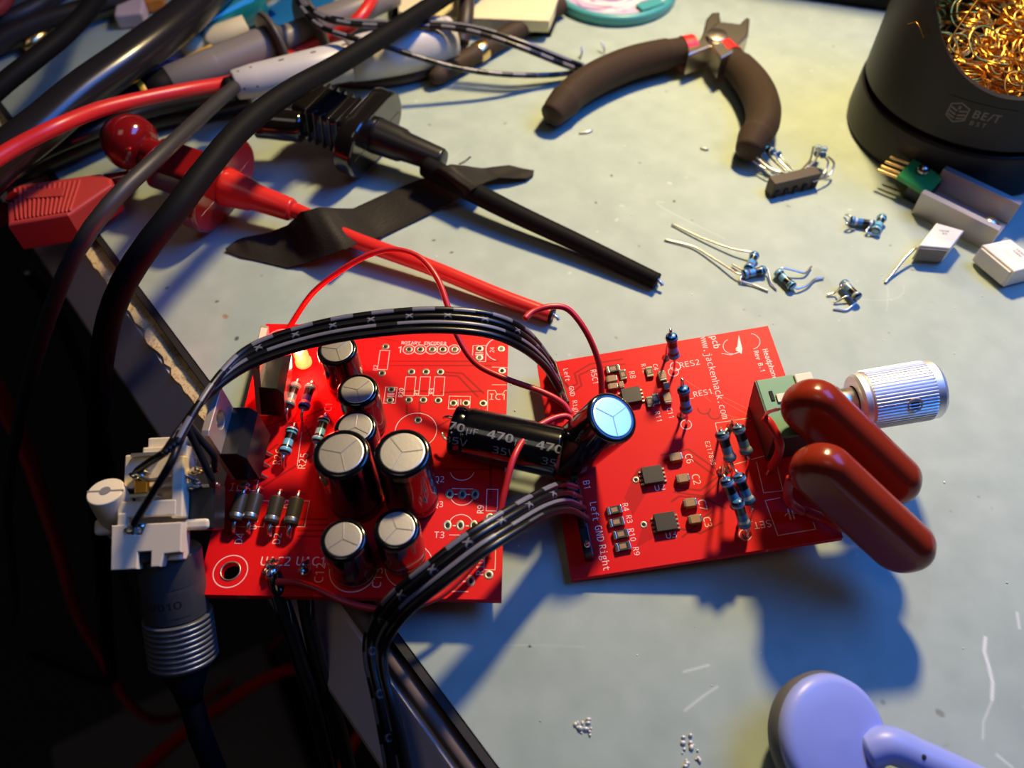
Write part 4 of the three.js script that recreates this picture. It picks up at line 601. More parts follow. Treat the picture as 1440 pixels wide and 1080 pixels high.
// strip of electrical tape over both clips
{
  const rows = [[[-71.58,0.9,-144.23], [-71.21,0.5,-143.64]], [[-69.55,0.5,-147.68], [-67.14,0.4,-141.75]], [[-66.94,1.6,-147.8], [-63.81,0.3,-140.87]], [[-61.43,0.9,-150.09], [-55.26,0.3,-138.18]], [[-56.96,2.2,-151.03], [-50.5,1.5,-138.46]], [[-51.75,8.9,-148.83], [-44.85,5,-137.62]], [[-47.47,9.3,-149.91], [-39.76,7.6,-137.38]], [[-43.43,7,-151.99], [-36.24,4.6,-142.9]], [[-41.15,2.2,-157.66], [-32.45,0.8,-149.16]], [[-35.72,0.6,-163.62], [-26.51,0.4,-153.5]], [[-28.78,1.4,-167.2], [-19.98,0.9,-158.31]], [[-23.13,4.8,-166.54], [-14.71,3.4,-159.56]], [[-19.28,9.5,-164.15], [-10.36,8.6,-156.76]], [[-15.63,10.2,-164.96], [-8.61,8.8,-158.4]], [[-12.09,7,-168.68], [-6.63,6,-163.68]], [[-7.66,2.6,-173], [-3.78,3,-168.72]], [[-0.78,1.2,-175.93], [0.38,2,-169.36]], [[2.91,0.9,-175.11], [4.21,1.2,-170.61]], [[6.01,0.6,-174.58], [5.78,0.6,-172.51]]];
  const pos = [], uv = [], idx = [], n = 6, fine = [];
  for (let i = 0; i < rows.length - 1; i++) for (let k = 0; k < 3; k++) fine.push([mix3(rows[i][0], rows[i + 1][0], k / 3), mix3(rows[i][1], rows[i + 1][1], k / 3)]);
  fine.push(rows[rows.length - 1]);
  for (const side of [0.14, -0.14]) fine.forEach(([a, b], i) => { for (let j = 0; j <= n; j++) { const p = mix3(a, b, j / n); pos.push(p[0], Math.max(0.25, p[1] + 0.14 * Math.sin(i * 0.7 + j) * (p[1] > 1 ? 1 : 0.3)) + side, p[2]); uv.push(i * 0.12, j * 0.2); } });
  const m = n + 1, T = fine.length * m;
  for (let i = 0; i < fine.length - 1; i++) for (let j = 0; j < n; j++) { const a = i * m + j, b = a + m; idx.push(a, a + 1, b, b, a + 1, b + 1, T + a, T + b, T + a + 1, T + b, T + b + 1, T + a + 1); }
  for (let i = 0; i < fine.length - 1; i++) for (const j of [0, n]) { const a = i * m + j, b = a + m; idx.push(a, b, T + a, b, T + b, T + a); }
  const g = new THREE.BufferGeometry(); g.setAttribute('position', new THREE.Float32BufferAttribute(pos, 3)); g.setAttribute('uv', new THREE.Float32BufferAttribute(uv, 2)); g.setIndex(idx); g.computeVertexNormals();
  solo('tape_strip', 'strip of dull black electrical tape stuck across both test clip shafts', 'tape', g, M.tape, [rows[9][0][0], 0, rows[9][0][2]]);
}
// ribbed red banana plug
{
  const c = [-114.21,8,-154.53], t = thing('banana_plug', 'ribbed matte red banana plug lying at the bench edge', 'plug', [c[0], 0, c[2]]);
  const P = [[-125.59,11,-155.79], [-103.86,11,-160.92], [-100.43,11,-159.01], [-99.46,11,-156.32], [-106.86,11,-145.47], [-120.1,11,-142.01]].map((p) => new THREE.Vector2(p[0], -p[2]));
  const g = new THREE.ExtrudeGeometry(new THREE.Shape(P), { depth: 7, bevelEnabled: true, bevelThickness: 0.8, bevelSize: 0.8, bevelOffset: -0.8, bevelSegments: 3 }).rotateX(-Math.PI / 2).translate(0, 3.2, 0);
  wpart('plug_body', g, M.redPlug, t);
  const px = [-119.32,11.1,-148.39], qx = [-106.42,11.1,-152.25], f0 = [-123.47,11,-155.79], f1 = [-118.09,11,-142.99];
  for (let i = 0; i < 14; i++) { const k = i / 13, a = mix3([-123.13,11.05,-154.93], [-107.88,11.05,-157.87], k), b = mix3([-118.32,11.05,-143.68], [-106.71,11.05,-146.67], k); wpart('rib', tube([a, mix3(a, b, 0.5), b], 0.36, 6, 6), M.redPlug, t); }
  wpart('name_panel', join([box(9, 0.5, 3.2, 0.15).rotateY(0.1).translate(...[-114.54,11.3,-152.8])]), M.redPlug, t);
  wpart('latch', box(2.2, 0.6, 3, 0.1).translate(...[-122.26,11.3,-151.5]), M.redClip, t);
  wpart('cable_tail', tube([[-126.28,6,-153.64], [-128.44,5,-151.36], [-136.59,0,-151.57], [-159.92,-20,-162.74]], 2, 24, 12), M.redCable, t);
  wpart('plug_pin', rod([-104.19,7,-162.47], [-98.18,7,-163.87], 2), M.redClip, t);
}

// ---------- clutter along the back left ----------
const runOn = (pts, r, drop) => { const a = pts[pts.length - 1], d = V(a).sub(V(pts[pts.length - 2])); d.y = 0; d.normalize(); return [...pts, ...(drop ? [[14, -14], [24, -70], [30, -200]] : [[35, r + 0.3 - a[1]], [90, r + 0.3 - a[1]]]).map(([k, y]) => [a[0] + d.x * k, a[1] + y, a[2] + d.z * k])]; };   // carry a cable on beyond the frame: flat on the mat, or down past the edge
const cable = (name, label, pts, r, mat, n = 90, rad = 14, end = '', start = '') => {
  let p = end ? runOn(pts, r, end === 'drop') : pts; if (start) p = runOn([...p].reverse(), r, start === 'drop').reverse();
  return solo(name, label, 'cable', tube(p, r, n + 30, rad), mat, pts[0]);
};
cable('power_cable', 'thick glossy dark grey power cable sweeping across the bench corner', [[-129.43,17,-144.15], [-123.84,18,-157.06], [-117.09,19,-168.75], [-110.25,20,-182.22], [-101.9,20,-198.43], [-94.51,19,-218], [-86.26,17,-249.38]], 5.3, M.cableGrey, 110, 24, 'flat', '');
cable('test_lead', 'long matte black cable crossing over the clips and hanging down past the bench edge', [[-6.76,16,-255.84], [-19.11,18,-233.92], [-31.42,22,-209.05], [-43.47,26,-185.48], [-52.57,31,-165.22], [-59.09,34,-147.67], [-63.15,35,-132.56], [-67.16,34,-120.76], [-72.99,30,-113.3], [-79.84,22,-109.45], [-88.17,8,-108.77], [-100.81,-18,-109.82], [-114.81,-50,-110.34], [-133.34,-100,-107.27], [-159.11,-170,-102.47], [-228.4,-320,-127.64], [-376.49,-540,-200.03], [-529.81,-738,-273.39]], 2.55, M.blackRubber, 170, 18, '', '');
cable('probe_cable', 'thin dark grey cable leaving the pale probe and falling over the bench edge', [[-75,15,-191.63], [-77.08,18,-179.01], [-77.83,24,-159.97], [-79.66,28,-143.66], [-83.16,29,-132.56], [-87.48,27,-124.24], [-93.99,20,-120.02], [-104.33,6,-118.65], [-117.99,-14,-119.85], [-141.75,-50,-124.37], [-183.83,-120,-132.75], [-257.18,-260,-146.75], [-415.75,-500,-216.63], [-601.53,-738,-296.94]], 1.75, std(lin(0.03, 0.027, 0.027), 0.5), 140);
cable('test_lead', 'bright red test lead running past the ball plunger and under the pale probe', [[-119.19,27,-140.54], [-113.23,27,-149.93], [-106.62,26.5,-158.46], [-101.62,23,-170.05], [-95.02,19.5,-179.57], [-86.5,16,-188.83], [-77.92,11,-200.38], [-71.21,7,-213.29], [-64,7,-220.71], [-55.68,9,-225.02], [-47.64,13,-225.89], [-42.93,15,-234.22], [-40.45,15,-253.37]], 1.85, M.redCable, 130, 14, '', '');
cable('test_lead', 'black cable curving across the far left corner of the mat above a gold contact', [[-136.04,20,-173.16], [-130.38,22,-182.31], [-125.19,23,-192.23], [-120.91,23,-204.82], [-119.25,22,-223.24], [-122.15,20,-247.71]], 2.5, M.blackMatte, 90, 14, 'flat', '');
cable('test_lead', 'dull dark cable at the far left beside the gold contact', [[-163.56,4,-225.61], [-154.32,6,-232.88], [-146.95,7,-238.44], [-137.96,7,-245.13], [-126.01,6,-257.45], [-116.35,5,-273.32]], 2.8, std(lin(0.03, 0.022, 0.02), 0.5), 90, 14, 'flat', 'flat');
cable('test_lead', 'dull dark cable lying at the far left corner under the others', [[-171.31,4,-239.58], [-161.91,4,-244.58], [-155.51,4,-252.31], [-150.69,4,-265.83]], 3, std(lin(0.03, 0.022, 0.02), 0.5), 60, 14, 'flat', 'flat');
cable('test_lead', 'dark red lead in the far left corner', [[-164.51,9,-234.91], [-161.06,9,-243.17], [-160.22,9,-256.2]], 2.2, M.redPlug, 40, 14, 'flat', 'flat');
cable('test_lead', 'black cable lying on the mat behind the ball plunger', [[-138.5,3,-165.3], [-129.54,3.2,-171.96], [-120.64,3.2,-179.74], [-111.35,3.2,-187.85], [-99.19,3.2,-194.67], [-85.98,3.2,-199.02], [-76.1,4,-201.95]], 3, M.blackPlastic);
cable('test_lead', 'black cable squeezed between the red lead and the ball plunger', [[-135.35,5,-155.3], [-129.33,8,-162.65], [-122.76,9,-171.35], [-112.51,9,-180.31], [-102.24,8,-190.19], [-90.3,7,-196.56], [-79.4,6,-200.72]], 2.0, M.blackPlastic);
// pale probe (foreground) and grey probe (behind it)
function lathed(name, label, a, b, prof, mats, category = 'probe') { // prof: list of [partName, material, [[radius, t along a->b in mm]...], label]
  const d = V(b).sub(V(a)), L = d.length(), t = thing(name, label, category, [a[0], 0, a[2]]);
  for (const [n, m, pr, lb] of prof) wpart(n, turned(lathe(pr.map(([r, y]) => [r, y]), 32), d.toArray()).translate(...a), m, t, lb);
  return t;
}
{
  const dots = tex(canvas(512, 512, (x) => { x.fillStyle = '#c4c0bd'; x.fillRect(0, 0, 512, 512); x.fillStyle = '#2a2624'; for (let r = 0; r < 5; r++) for (let i = 0; i < 7; i++) x.fillRect(20 + r * 102, 90 + i * 56, 9, 9); }));
  const pl = std(lin(1, 1, 1), 0.42, 0, { map: dots });
  lathed('scope_probe', 'pale grey tapered probe with rows of dark marks under the long black cable', [-76.71,13,-195.31], [-25.53,9,-222.33], [
    ['probe_body', pl, [[0.01, 0], [2.6, 0], [3.9, 0.6], [4.5, 6], [5, 20], [5.6, 34], [0.01, 34]]],
    ['probe_grip', M.probeLight, [[0.01, 33], [5.8, 33.2], [6.4, 38], [6.9, 48], [7.0, 60], [6.6, 63], [6.6, 64], [0.01, 64]]],
    ['end_ring', M.probeLight, [[0.01, 64], [6.2, 64], [6.5, 64.4], [6.4, 66], [5.5, 66.4], [0.01, 66.4]]], ['cable_gland', M.blackRubber, [[1.6, -2.4], [2.4, -2], [2.6, 0.4], [0.01, 0.4]]]]);
  lathed('scope_probe', 'dark grey probe with a yellow ring and two wide finger flanges', [-112.86,9.6,-188.56], [-63.17,10.4,-226.9], [
    ['cable_boot', M.blackRubber, [[0.01, -14], [2.2, -14], [3.6, 6], [3.8, 12], [0.01, 12]]], ['colour_ring', M.yellow, [[3.5, 11.6], [4.4, 11.8], [4.4, 13.4], [3.5, 13.6]], 'yellow marker ring'], ['collar', M.blackMatte, [[0.01, 13.4], [4.3, 13.4], [4.5, 20.4], [0.01, 20.6]]],
    ['probe_body', M.probeGrey, [[0.01, 20.4], [4.7, 20.4], [5.0, 34], [5.05, 34.2], [4.95, 34.5], [5.3, 50], [5.3, 52], [0.01, 52]]], ['finger_flange', M.probeDark, [[0.01, 51.6], [8.2, 51.8], [8.8, 52.6], [8.6, 53.6], [5, 54.4], [0.01, 54.4]]], ['neck', M.probeGrey, [[0.01, 54], [4.6, 54.4], [3.6, 57], [3.6, 65], [0.01, 65]]], ['finger_flange', M.probeDark, [[0.01, 64.5], [9.2, 64.7], [9.8, 65.6], [9.4, 66.6], [5, 67.4], [0.01, 67.4]]], ['tail', M.probeGrey, [[0.01, 67], [4.6, 67.4], [4.2, 84], [3.4, 96], [0.01, 96]]]]);
}
lathed('screwdriver_handle', 'glossy teal tool handle behind the grey probe', [-102.51,7,-228.01], [-84.68,8,-245.85], [['handle', M.teal, [[0.01, 0], [5, 0.4], [6, 3], [5.6, 14], [6.2, 26], [5.4, 30], [0.01, 30.4]]], ['ferrule', M.alu, [[0.01, 30], [3.8, 30.2], [3.6, 37], [0.01, 37]]]], 0, 'tool');
lathed('solder_bottle', 'cream plastic dispenser with a rounded end behind the grey probe', [-97.97,6,-225.8], [-81.86,8,-232.63], [['body', M.cream, [[0.01, -3], [2.6, -2.4], [3.6, -0.4], [3.2, 2], [2.2, 3.4], [2.4, 5], [3.6, 6], [3.9, 18], [0.01, 18.4]]]], 0, 'bottle');
solo('plastic_strip', 'short yellow plastic strip under the cream dispenser', 'strip', rod([-94.78,9.5,-213.68], [-89.11,9.5,-219.98], 0.9), M.yellow, [-95.14,9,-214.48]);
const flat = (pts, h0, h1, bev = 0.3) => { const s = new THREE.Shape(pts.map((p) => new THREE.Vector2(p[0], -p[2]))); return new THREE.ExtrudeGeometry(s, { depth: h1 - h0 - 2 * bev, bevelEnabled: bev > 0, bevelThickness: bev, bevelSize: bev, bevelOffset: -bev, bevelSegments: 2 }).rotateX(-Math.PI / 2).translate(0, h0 + bev, 0); };
solo('plastic_sheet', 'flat violet blue plastic piece lying between the power cable and the grey probe', 'plastic sheet', flat([[-120.39,3,-209.74], [-113.32,3,-220.74], [-107.7,3,-229.2], [-100.31,3,-231.57], [-95.29,3,-226.08], [-101.27,3,-219.24], [-108.78,3,-211.17], [-114.94,3,-206.9]], 0.05, 3), M.bluePlastic, [-114.04,0,-222.45]);
solo('plastic_button', 'small lilac disc on the violet blue plastic piece', 'disc', at(lathe([[0.01, 0], [3.4, 0], [3.6, 0.5], [3.2, 1.2], [0.01, 1.4]], 28), ...[-104.01,3.05,-226]), std(lin(0.3, 0.3, 0.75), 0.4), [-104.01,3.05,-226]);
solo('eraser_block', 'small pale pink block beyond the power cable', 'block', box(9, 5, 14, 1).rotateY(0.2).translate(...[-124.71,2.6,-253.12]), std(lin(0.75, 0.55, 0.5), 0.6), [-127.03,0,-257.84]);
solo('amber_bead', 'orange plastic piece beside the pale pink block', 'block', box(7, 5, 10, 1.5).rotateY(0.5).translate(...[-120.06,2.6,-260.24]), std(lin(0.75, 0.25, 0.03), 0.4), [-122.3,0,-265.09]);
solo('plastic_sheet', 'flat bright blue plastic sheet beyond the grey probe flanges', 'plastic sheet', flat([[-91.14,1,-251.2], [-78.63,1,-266.91], [-61.1,1,-271.61], [-59.17,1,-256.91], [-67.44,1,-249.04], [-80.61,1,-244.78]], 0.05, 1.6), std(lin(0.02, 0.2, 0.42), 0.35), [-76.42,0,-259.63]);
{ // gold spade contact
  const t = thing('crimp_contact', 'shiny gold crimp contact lying in the far left corner', 'contact', [-151.83,0,-240.25]);
  wpart('barrel', turned(lathe([[0.01, -6], [1.2, -5.6], [2.3, -3], [2.6, 0], [2.2, 3.2], [1.1, 5.4], [0.01, 5.8]], 20), [0.5, 0.05, -1]).translate(...[-149.21,3,-235.57]), M.gold, t); wpart('tongue', rod([-149.4,3,-241.31], [-149.59,3,-247.21], 0.8), M.tin, t);
}
// paper pad, teal tin, pen and thin leads along the back
{
  const t = thing('paper_pad', 'pale yellow paper pad on a black cover at the back of the bench', 'notepad', [-9.65,0,-264.17]);
  const pg = [[-36.11,7,-244.28], [-17.92,7,-240.92], [11.59,7,-238.85], [19.11,7,-269.33], [-39.03,7,-278.99]];
  wpart('pages', flat(pg, 3, 7), std(lin(1, 1, 1), 0.8, 0, { map: tex(canvas(256, 256, (x) => { x.fillStyle = '#f0e3b4'; x.fillRect(0, 0, 256, 256); x.strokeStyle = 'rgba(120,120,110,.5)'; x.lineWidth = 2; for (let i = 0; i < 14; i++) { x.beginPath(); x.moveTo(0, i * 18); x.lineTo(256, i * 18); x.stroke(); } })) }), t);
  wpart('cover', flat([[-39.35,3,-249.78], [-18.27,3,-243.82], [12.49,3,-241.31], [22.13,3,-277.31], [-42.79,3,-288.28]], 0.1, 3), M.blackMatte, t);
}
{
  const c = [34.56,0,-268.34], t = thing('round_tin', 'round teal lidded tin with a lilac swirled top beyond the pliers', 'tin', c);
  wpart('tin_body', at(lathe([[0.01, 0], [20.5, 0], [21.4, 0.6], [21.6, 2.8], [20.8, 3.6], [19.8, 3.6], [19.4, 3], [0.01, 3]], 48), ...c), std(lin(0.07, 0.36, 0.36), 0.35), t);
  const sw = canvas(256, 256, (x) => { x.fillStyle = '#c9b6cf'; x.fillRect(0, 0, 256, 256); for (let i = 0; i < 60; i++) { x.strokeStyle = ['#e8dbe6', '#8a6d9c', '#b08aa8', '#f2e6e2'][i % 4]; x.lineWidth = rr(2, 9); x.beginPath(); x.arc(128 + rr(-40, 40), 128 + rr(-40, 40), rr(20, 120), rr(0, 6), rr(0, 6)); x.stroke(); } });
  wpart('lid_print', at(new THREE.CircleGeometry(19, 40).rotateX(-Math.PI / 2), c[0], 3.06, c[2]), std(lin(1, 1, 1), 0.4, 0, { map: tex(sw) }), t);
  wpart('tab', box(9, 0.8, 4, 0.3).rotateY(0.5).translate(...add3([45.32,0,-254.29], [0, 3.9, 0])), std(lin(0.07, 0.36, 0.36), 0.35), t);
}
lathed('marker_pen', 'black brown pen with a gold clip end lying across the back of the bench', [-24.18,3.2,-213.03], [22.55,3.4,-261.46], [['barrel', M.foam, [[0.01, 0], [1.6, 0.3], [2.8, 3], [3, 30], [3, 58], [0.01, 58.4]]], ['clip', M.gold, [[2.8, 19], [3.25, 19.2], [3.25, 22], [2.8, 22.2]], 'gold ring']], 0, 'pen');
cable('thin_cable', 'dark brown cable bending round the end of the pale probe', [[-15.25,8,-262.68], [-14.2,8,-245], [-14.22,6,-236.1], [-16.55,3,-229.2], [-22.81,2,-221.19], [-32.19,1.8,-215.92], [-42.72,1.8,-214.08], [-53.47,2,-214.87]], 1.8, std(lin(0.06, 0.035, 0.02), 0.35));
cable('thin_cable', 'broad dark strap hanging over the paper pad', [[-14.26,12,-259.35], [-14.24,11,-243.71], [-14.51,9,-235.72], [-15.81,5,-229.81]], 2.6, std(lin(0.03, 0.02, 0.016), 0.5), 40);
{
  const t = thing('twin_lead', 'thin twin lead with grey print reaching the pliers handle', 'wire', [20.54,3,-220.74]);
  wpart('wire', tube([[-67.67,20,-235.01], [-59.99,19,-224.89], [-51.28,18,-220.15], [-37.04,17,-220.02], [-20.72,16,-221.4], [-8.28,15,-219.72], [4.16,12,-217.32], [14.84,7,-218.08], [21.95,3.4,-219.35]], 0.85, 90, 10), wireMats[2], t);
  wpart('wire', tube([[-65.55,20,-235.01], [-57.58,19,-222.57], [-48.99,18,-218.26], [-35.83,17,-218.13], [-20.62,16,-219.5], [-9.06,15,-217.47], [3.1,12,-215.1], [13.7,7,-215.86], [20.41,3,-218.12]], 0.85, 90, 10), wireMats[0], t);
}
solo('thin_lead', 'single thin black wire with white dashes curling to the pliers handle', 'wire', tube([[-67.24,22,-235.24], [-60.77,21,-222], [-54.41,20,-213.26], [-45.68,19,-209.18], [-37.99,17,-208.96], [-28.24,14,-208.19], [-16.38,10,-208.55], [-4.15,7,-210.04], [8.48,4,-213.98], [17.2,2.4,-217.57], [21.25,2,-220.44]], 0.8, 100, 10), wireMats[0], [17.2,2.4,-217.57]);

// ---------- side cutters ----------
{
  const t = thing('side_cutters', 'open side cutters with brown foam handles and red bands', 'pliers', [64.74,0,-237.38]);
  const h1 = [[51.73,6,-223.49], [44.58,6,-221.2], [36.1,6,-217.46], [27.21,6,-211.6], [19.53,6,-204.51], [14.57,5.6,-197.92], [11.22,5,-193.13]], h2 = [[65.22,6,-218.95], [67.76,6,-213.78], [70.14,6,-205.91], [70.85,6,-196.34], [69.28,6,-187.85], [65.88,5.6,-181.5], [63.77,5,-177.4]];
  const pr = (q) => (q < 0.1 ? 4.1 : q > 0.85 ? 4.9 - (q - 0.85) * 9 : 4.3 + Math.sin(q * 3.3) * 0.6);
  wpart('foam_handle', tube(h1, pr, 60, 20), M.foam, t); wpart('foam_handle', tube(h2, pr, 60, 20), M.foam, t);
  wpart('red_band', rod([54.9,6,-224.64], [51.5,6,-223.41], 4.3, 4.4, 24), M.redBand, t); wpart('red_band', rod([63.74,6,-223.1], [65.37,6,-218.57], 4.3, 4.4, 24), M.redBand, t);
  const jawA = flat([[52.29,9,-221.95], [56.54,9,-225.02], [58.22,9,-229.31], [60.12,9,-236.54], [62.42,9,-240.24], [64.93,9,-240.66], [64.62,9,-235.72], [63.69,9,-226.96], [59.88,9,-221.57], [55.7,9,-218.93], [52.03,9,-216.7]], 2, 9, 0.6), jawB = flat([[63.2,10,-233.55], [69.46,10,-231.94], [72.04,10,-235.57], [73.29,10,-235.16], [71.25,10,-226.03], [67.57,10,-220.66], [65.21,10,-216.54], [60.93,10,-213.24], [59.32,10,-219.15], [58.85,10,-227.59]], 3.2, 10, 0.6);
  wpart('jaw', jawA, M.steel, t); wpart('jaw', jawB, M.steel, t);
  wpart('pivot', at(lathe([[0.01, 0], [3.2, 0], [3, 0.6], [0.01, 0.8]], 24), ...[61.51,10,-225.25]), M.steel, t);
  wpart('return_spring', tube([[57.52,3,-222.25], [60.88,3,-223.01], [62.8,3,-218.49], [65.83,3,-213.34]], 0.5, 20, 8), M.steel, t);
}

// ---------- black tip-cleaner holder with brass wool ----------
{
  const cx = 126, cz = -193, R = 29;
  const t = thing('tip_cleaner', 'round black soldering tip cleaner holder with a wide open mouth', 'tip cleaner', [cx, 0, cz]);
  const ev = new Evaluator(); ev.attributes = ['position', 'normal', 'uv']; ev.useGroups = false;
  const outer = new Brush(lathe([[0.01, 14.4], [R - 0.5, 14.4], [R, 15], [R, 40], [R - 0.6, 58], [R - 2, 72], [R - 2.4, 73], [0.01, 73]], 96)); outer.updateMatrixWorld();
  const inner = new Brush(lathe([[0.01, 20], [R - 1.8, 20], [R - 1.8, 40], [R - 2.4, 58], [R - 3.8, 74], [R - 3.8, 80], [0.01, 80]], 72)); inner.updateMatrixWorld();
  const cut = new Brush(new THREE.CylinderGeometry(24.4, 24.4, 60, 72).rotateX(Math.PI / 2).translate(0, 53.5, 32)); cut.rotation.y = -0.3; cut.updateMatrixWorld();
  const shell = ev.evaluate(ev.evaluate(outer, inner, SUBTRACTION), cut, SUBTRACTION).geometry;
  part('holder_body', toCreasedNormals(shell, 0.6), M.holder, t);
  part('holder_base', lathe([[0.01, 0], [R - 1.5, 0], [R + 0.2, 0.5], [R + 0.5, 2], [R + 0.3, 12.2], [R - 0.4, 13.1], [R - 2, 13.3], [R - 2, 14.6], [0.01, 14.6]], 96), M.holder, t);
  const mark = canvas(512, 256, (x) => { x.fillStyle = '#201e1d'; x.fillRect(0, 0, 512, 256); x.strokeStyle = x.fillStyle = '#67625c'; x.lineWidth = 12; x.lineJoin = 'round'; x.beginPath(); x.moveTo(40, 66); x.lineTo(110, 34); x.lineTo(182, 66); x.lineTo(182, 168); x.lineTo(110, 206); x.lineTo(40, 168); x.closePath(); x.stroke(); x.lineWidth = 15; x.beginPath(); for (const y of [96, 130, 160]) { x.moveTo(48, y - 8); x.lineTo(104, y + 12); x.moveTo(118, y + 12); x.lineTo(174, y - 8); } x.stroke(); x.fillRect(100, 60, 20, 30); x.font = 'bold 98px sans-serif'; x.fillText('BE/T', 214, 126); x.font = 'bold 56px sans-serif'; x.fillText('B S T', 226, 190); });
  const lg = new THREE.CylinderGeometry(R + 0.1, R + 0.1, 7.8, 40, 1, true, -0.27, 0.54); const lm = std(lin(1, 1, 1), 0.45, 0, { map: tex(mark), specularIntensity: 0.5 });
  part('printed_mark', lg, lm, t, [0, 22.6, 0], 'small grey printed emblem and lettering').rotation.y = -0.45;
  const pos = [cx, 20.2, cz], list = [];
  for (let i = 0; i < 230; i++) {
    const a = rnd() * 6.283, q = Math.sqrt(rnd()) * 24, x0 = Math.cos(a) * q, z0 = Math.sin(a) * q, y0 = 2 + rnd() * (13 - q * q * 0.006), pts = [], rad = rr(1.4, 4.2), tx = rr(-1, 1), tz = rr(-1, 1), turns = rr(1, 2.4);
    for (let k = 0; k <= 18; k++) { const th = k / 18 * turns * 6.283; pts.push([x0 + Math.cos(th) * rad + tx * k * 0.18, Math.max(0.3, y0 + Math.sin(th) * rad * tz * 0.8 + k * 0.05), z0 + Math.sin(th) * rad]); }
    const ok = pts.every((p) => Math.hypot(p[0], p[2]) < 26.6); if (!ok) continue;
    list.push(tube(pts, 0.24, 44, 5));
  }
  const g = join(list); g.translate(...pos); const w = solo('brass_wool', 'tangle of shiny brass wool inside the black holder', 'brass wool', g, M.brass, pos); w.userData.kind = 'stuff';
  part('wool_strand', join([tube([[-24, 38, 22], [-22, 42, 18], [-17, 48, 12], [-13, 52, 8]].map((p) => [p[0] * 0.95, p[1] - 4, p[2] * 0.8]), 0.22, 20, 5), tube([[-27, 36, 13], [-28.6, 38, 10], [-29, 36, 7]], 0.2, 12, 5)]), M.brass, t);
}
solo('station_box', 'large black equipment box behind the tip cleaner', 'equipment box', box(150, 60, 60, 3).rotateY(-0.28).translate(...add3([112.92,0,-262.34], [46, 30.1, -15])), M.blackMatte, add3([112.92,0,-262.34], [46, 0, -15]));

// ---------- loose parts on the mat ----------
function looseResistor(label, c, dir, leads, mat, group) {
  const t = thing('resistor', label, 'resistor', [c[0], 0, c[2]], group); const o = part('banded_body', RBODY_GEO, mat, t, [0, c[1], 0]); alongY(o, dir, rnd() * 6);
  for (const l of leads) wpart('wire_lead', lead(l, 0.27, 36), M.tin, t);
  return t;
}
looseResistor('blue banded resistor with long straight leads, upper of the touching pair', [58.82,1.5,-139.19], [0.5, 0, -1], [[[59.6,1.6,-140.79], [58.99,2,-141.87], [54.83,1.5,-143.61], [47.67,0.8,-148.39], [41.14,0.5,-153.66]], [[57.53,1.5,-136.78], [56.43,1,-136.78], [54.29,0.6,-139.1]]], RB.blue);
looseResistor('blue banded resistor with wavy leads, lower of the touching pair', [58.74,1.4,-135.68], [1, 0, -0.28], [[[56.2,1.4,-134.97], [54.48,1.6,-135.25], [50.8,1,-139.68], [45.49,0.6,-145.29], [38.69,0.4,-148.04]], [[61.38,1.4,-136.87], [62.33,1.4,-136.39], [62.57,0.8,-133.18], [63.62,0.4,-131]], [[55.68,1.2,-134.69], [55.22,0.8,-133.42], [58.06,0.5,-132.53], [61.48,0.4,-130.53]]], RB.blue);
looseResistor('blue banded resistor with curved leads between the touching pair and the lone one', [65.87,1.4,-133.32], [0.55, 0, 1], [[[65.31,1.4,-135.68], [65.66,2,-136.53], [68.76,1.6,-135.96], [71.33,1,-135.83], [73.57,0.6,-138.38]], [[66.76,1.4,-130.99], [68.51,1,-130.67], [71.25,0.8,-132.02], [73.31,0.6,-134.08], [75.77,0.4,-134.74]]], RB.cyan);
looseResistor('lone blue banded resistor with short bent leads in front of the white blocks', [80.43,2,-129.29], [0.4, 0.1, 1], [[[79.36,2.4,-130.98], [77.79,3,-129.5], [77.27,1,-129.52], [75.34,0.4,-129.15]], [[81.67,1.6,-127.61], [81.33,0.8,-126.52], [78.76,0.4,-124.42], [75.85,0.4,-124.87]], [[80.94,1.2,-127.52], [79.2,1.5,-127.7], [76.45,0.4,-126.66]]], RB.dark);
looseResistor('small dark resistor beside the gold pins', [89.53,1.4,-153.21], [1, 0, 0.25], [[[87.29,1.4,-153.74], [85.09,2,-152.29], [86.34,1,-151.54], [87.73,0.4,-151.92]], [[91.61,1.4,-152.16], [89.99,1,-150.24], [92.56,0.4,-149.58]], [[87.79,1.4,-154.27], [86.79,1.6,-155.65], [86.37,0.6,-157.02]]], RB.deep);
looseResistor('pale resistor tucked against the green stub board', [93.62,1.6,-152.47], [0.6, 0.1, -1], [[[92.53,1.4,-150.85], [91.43,1,-150.24], [93.28,0.4,-149.58]]], RB.cyan);
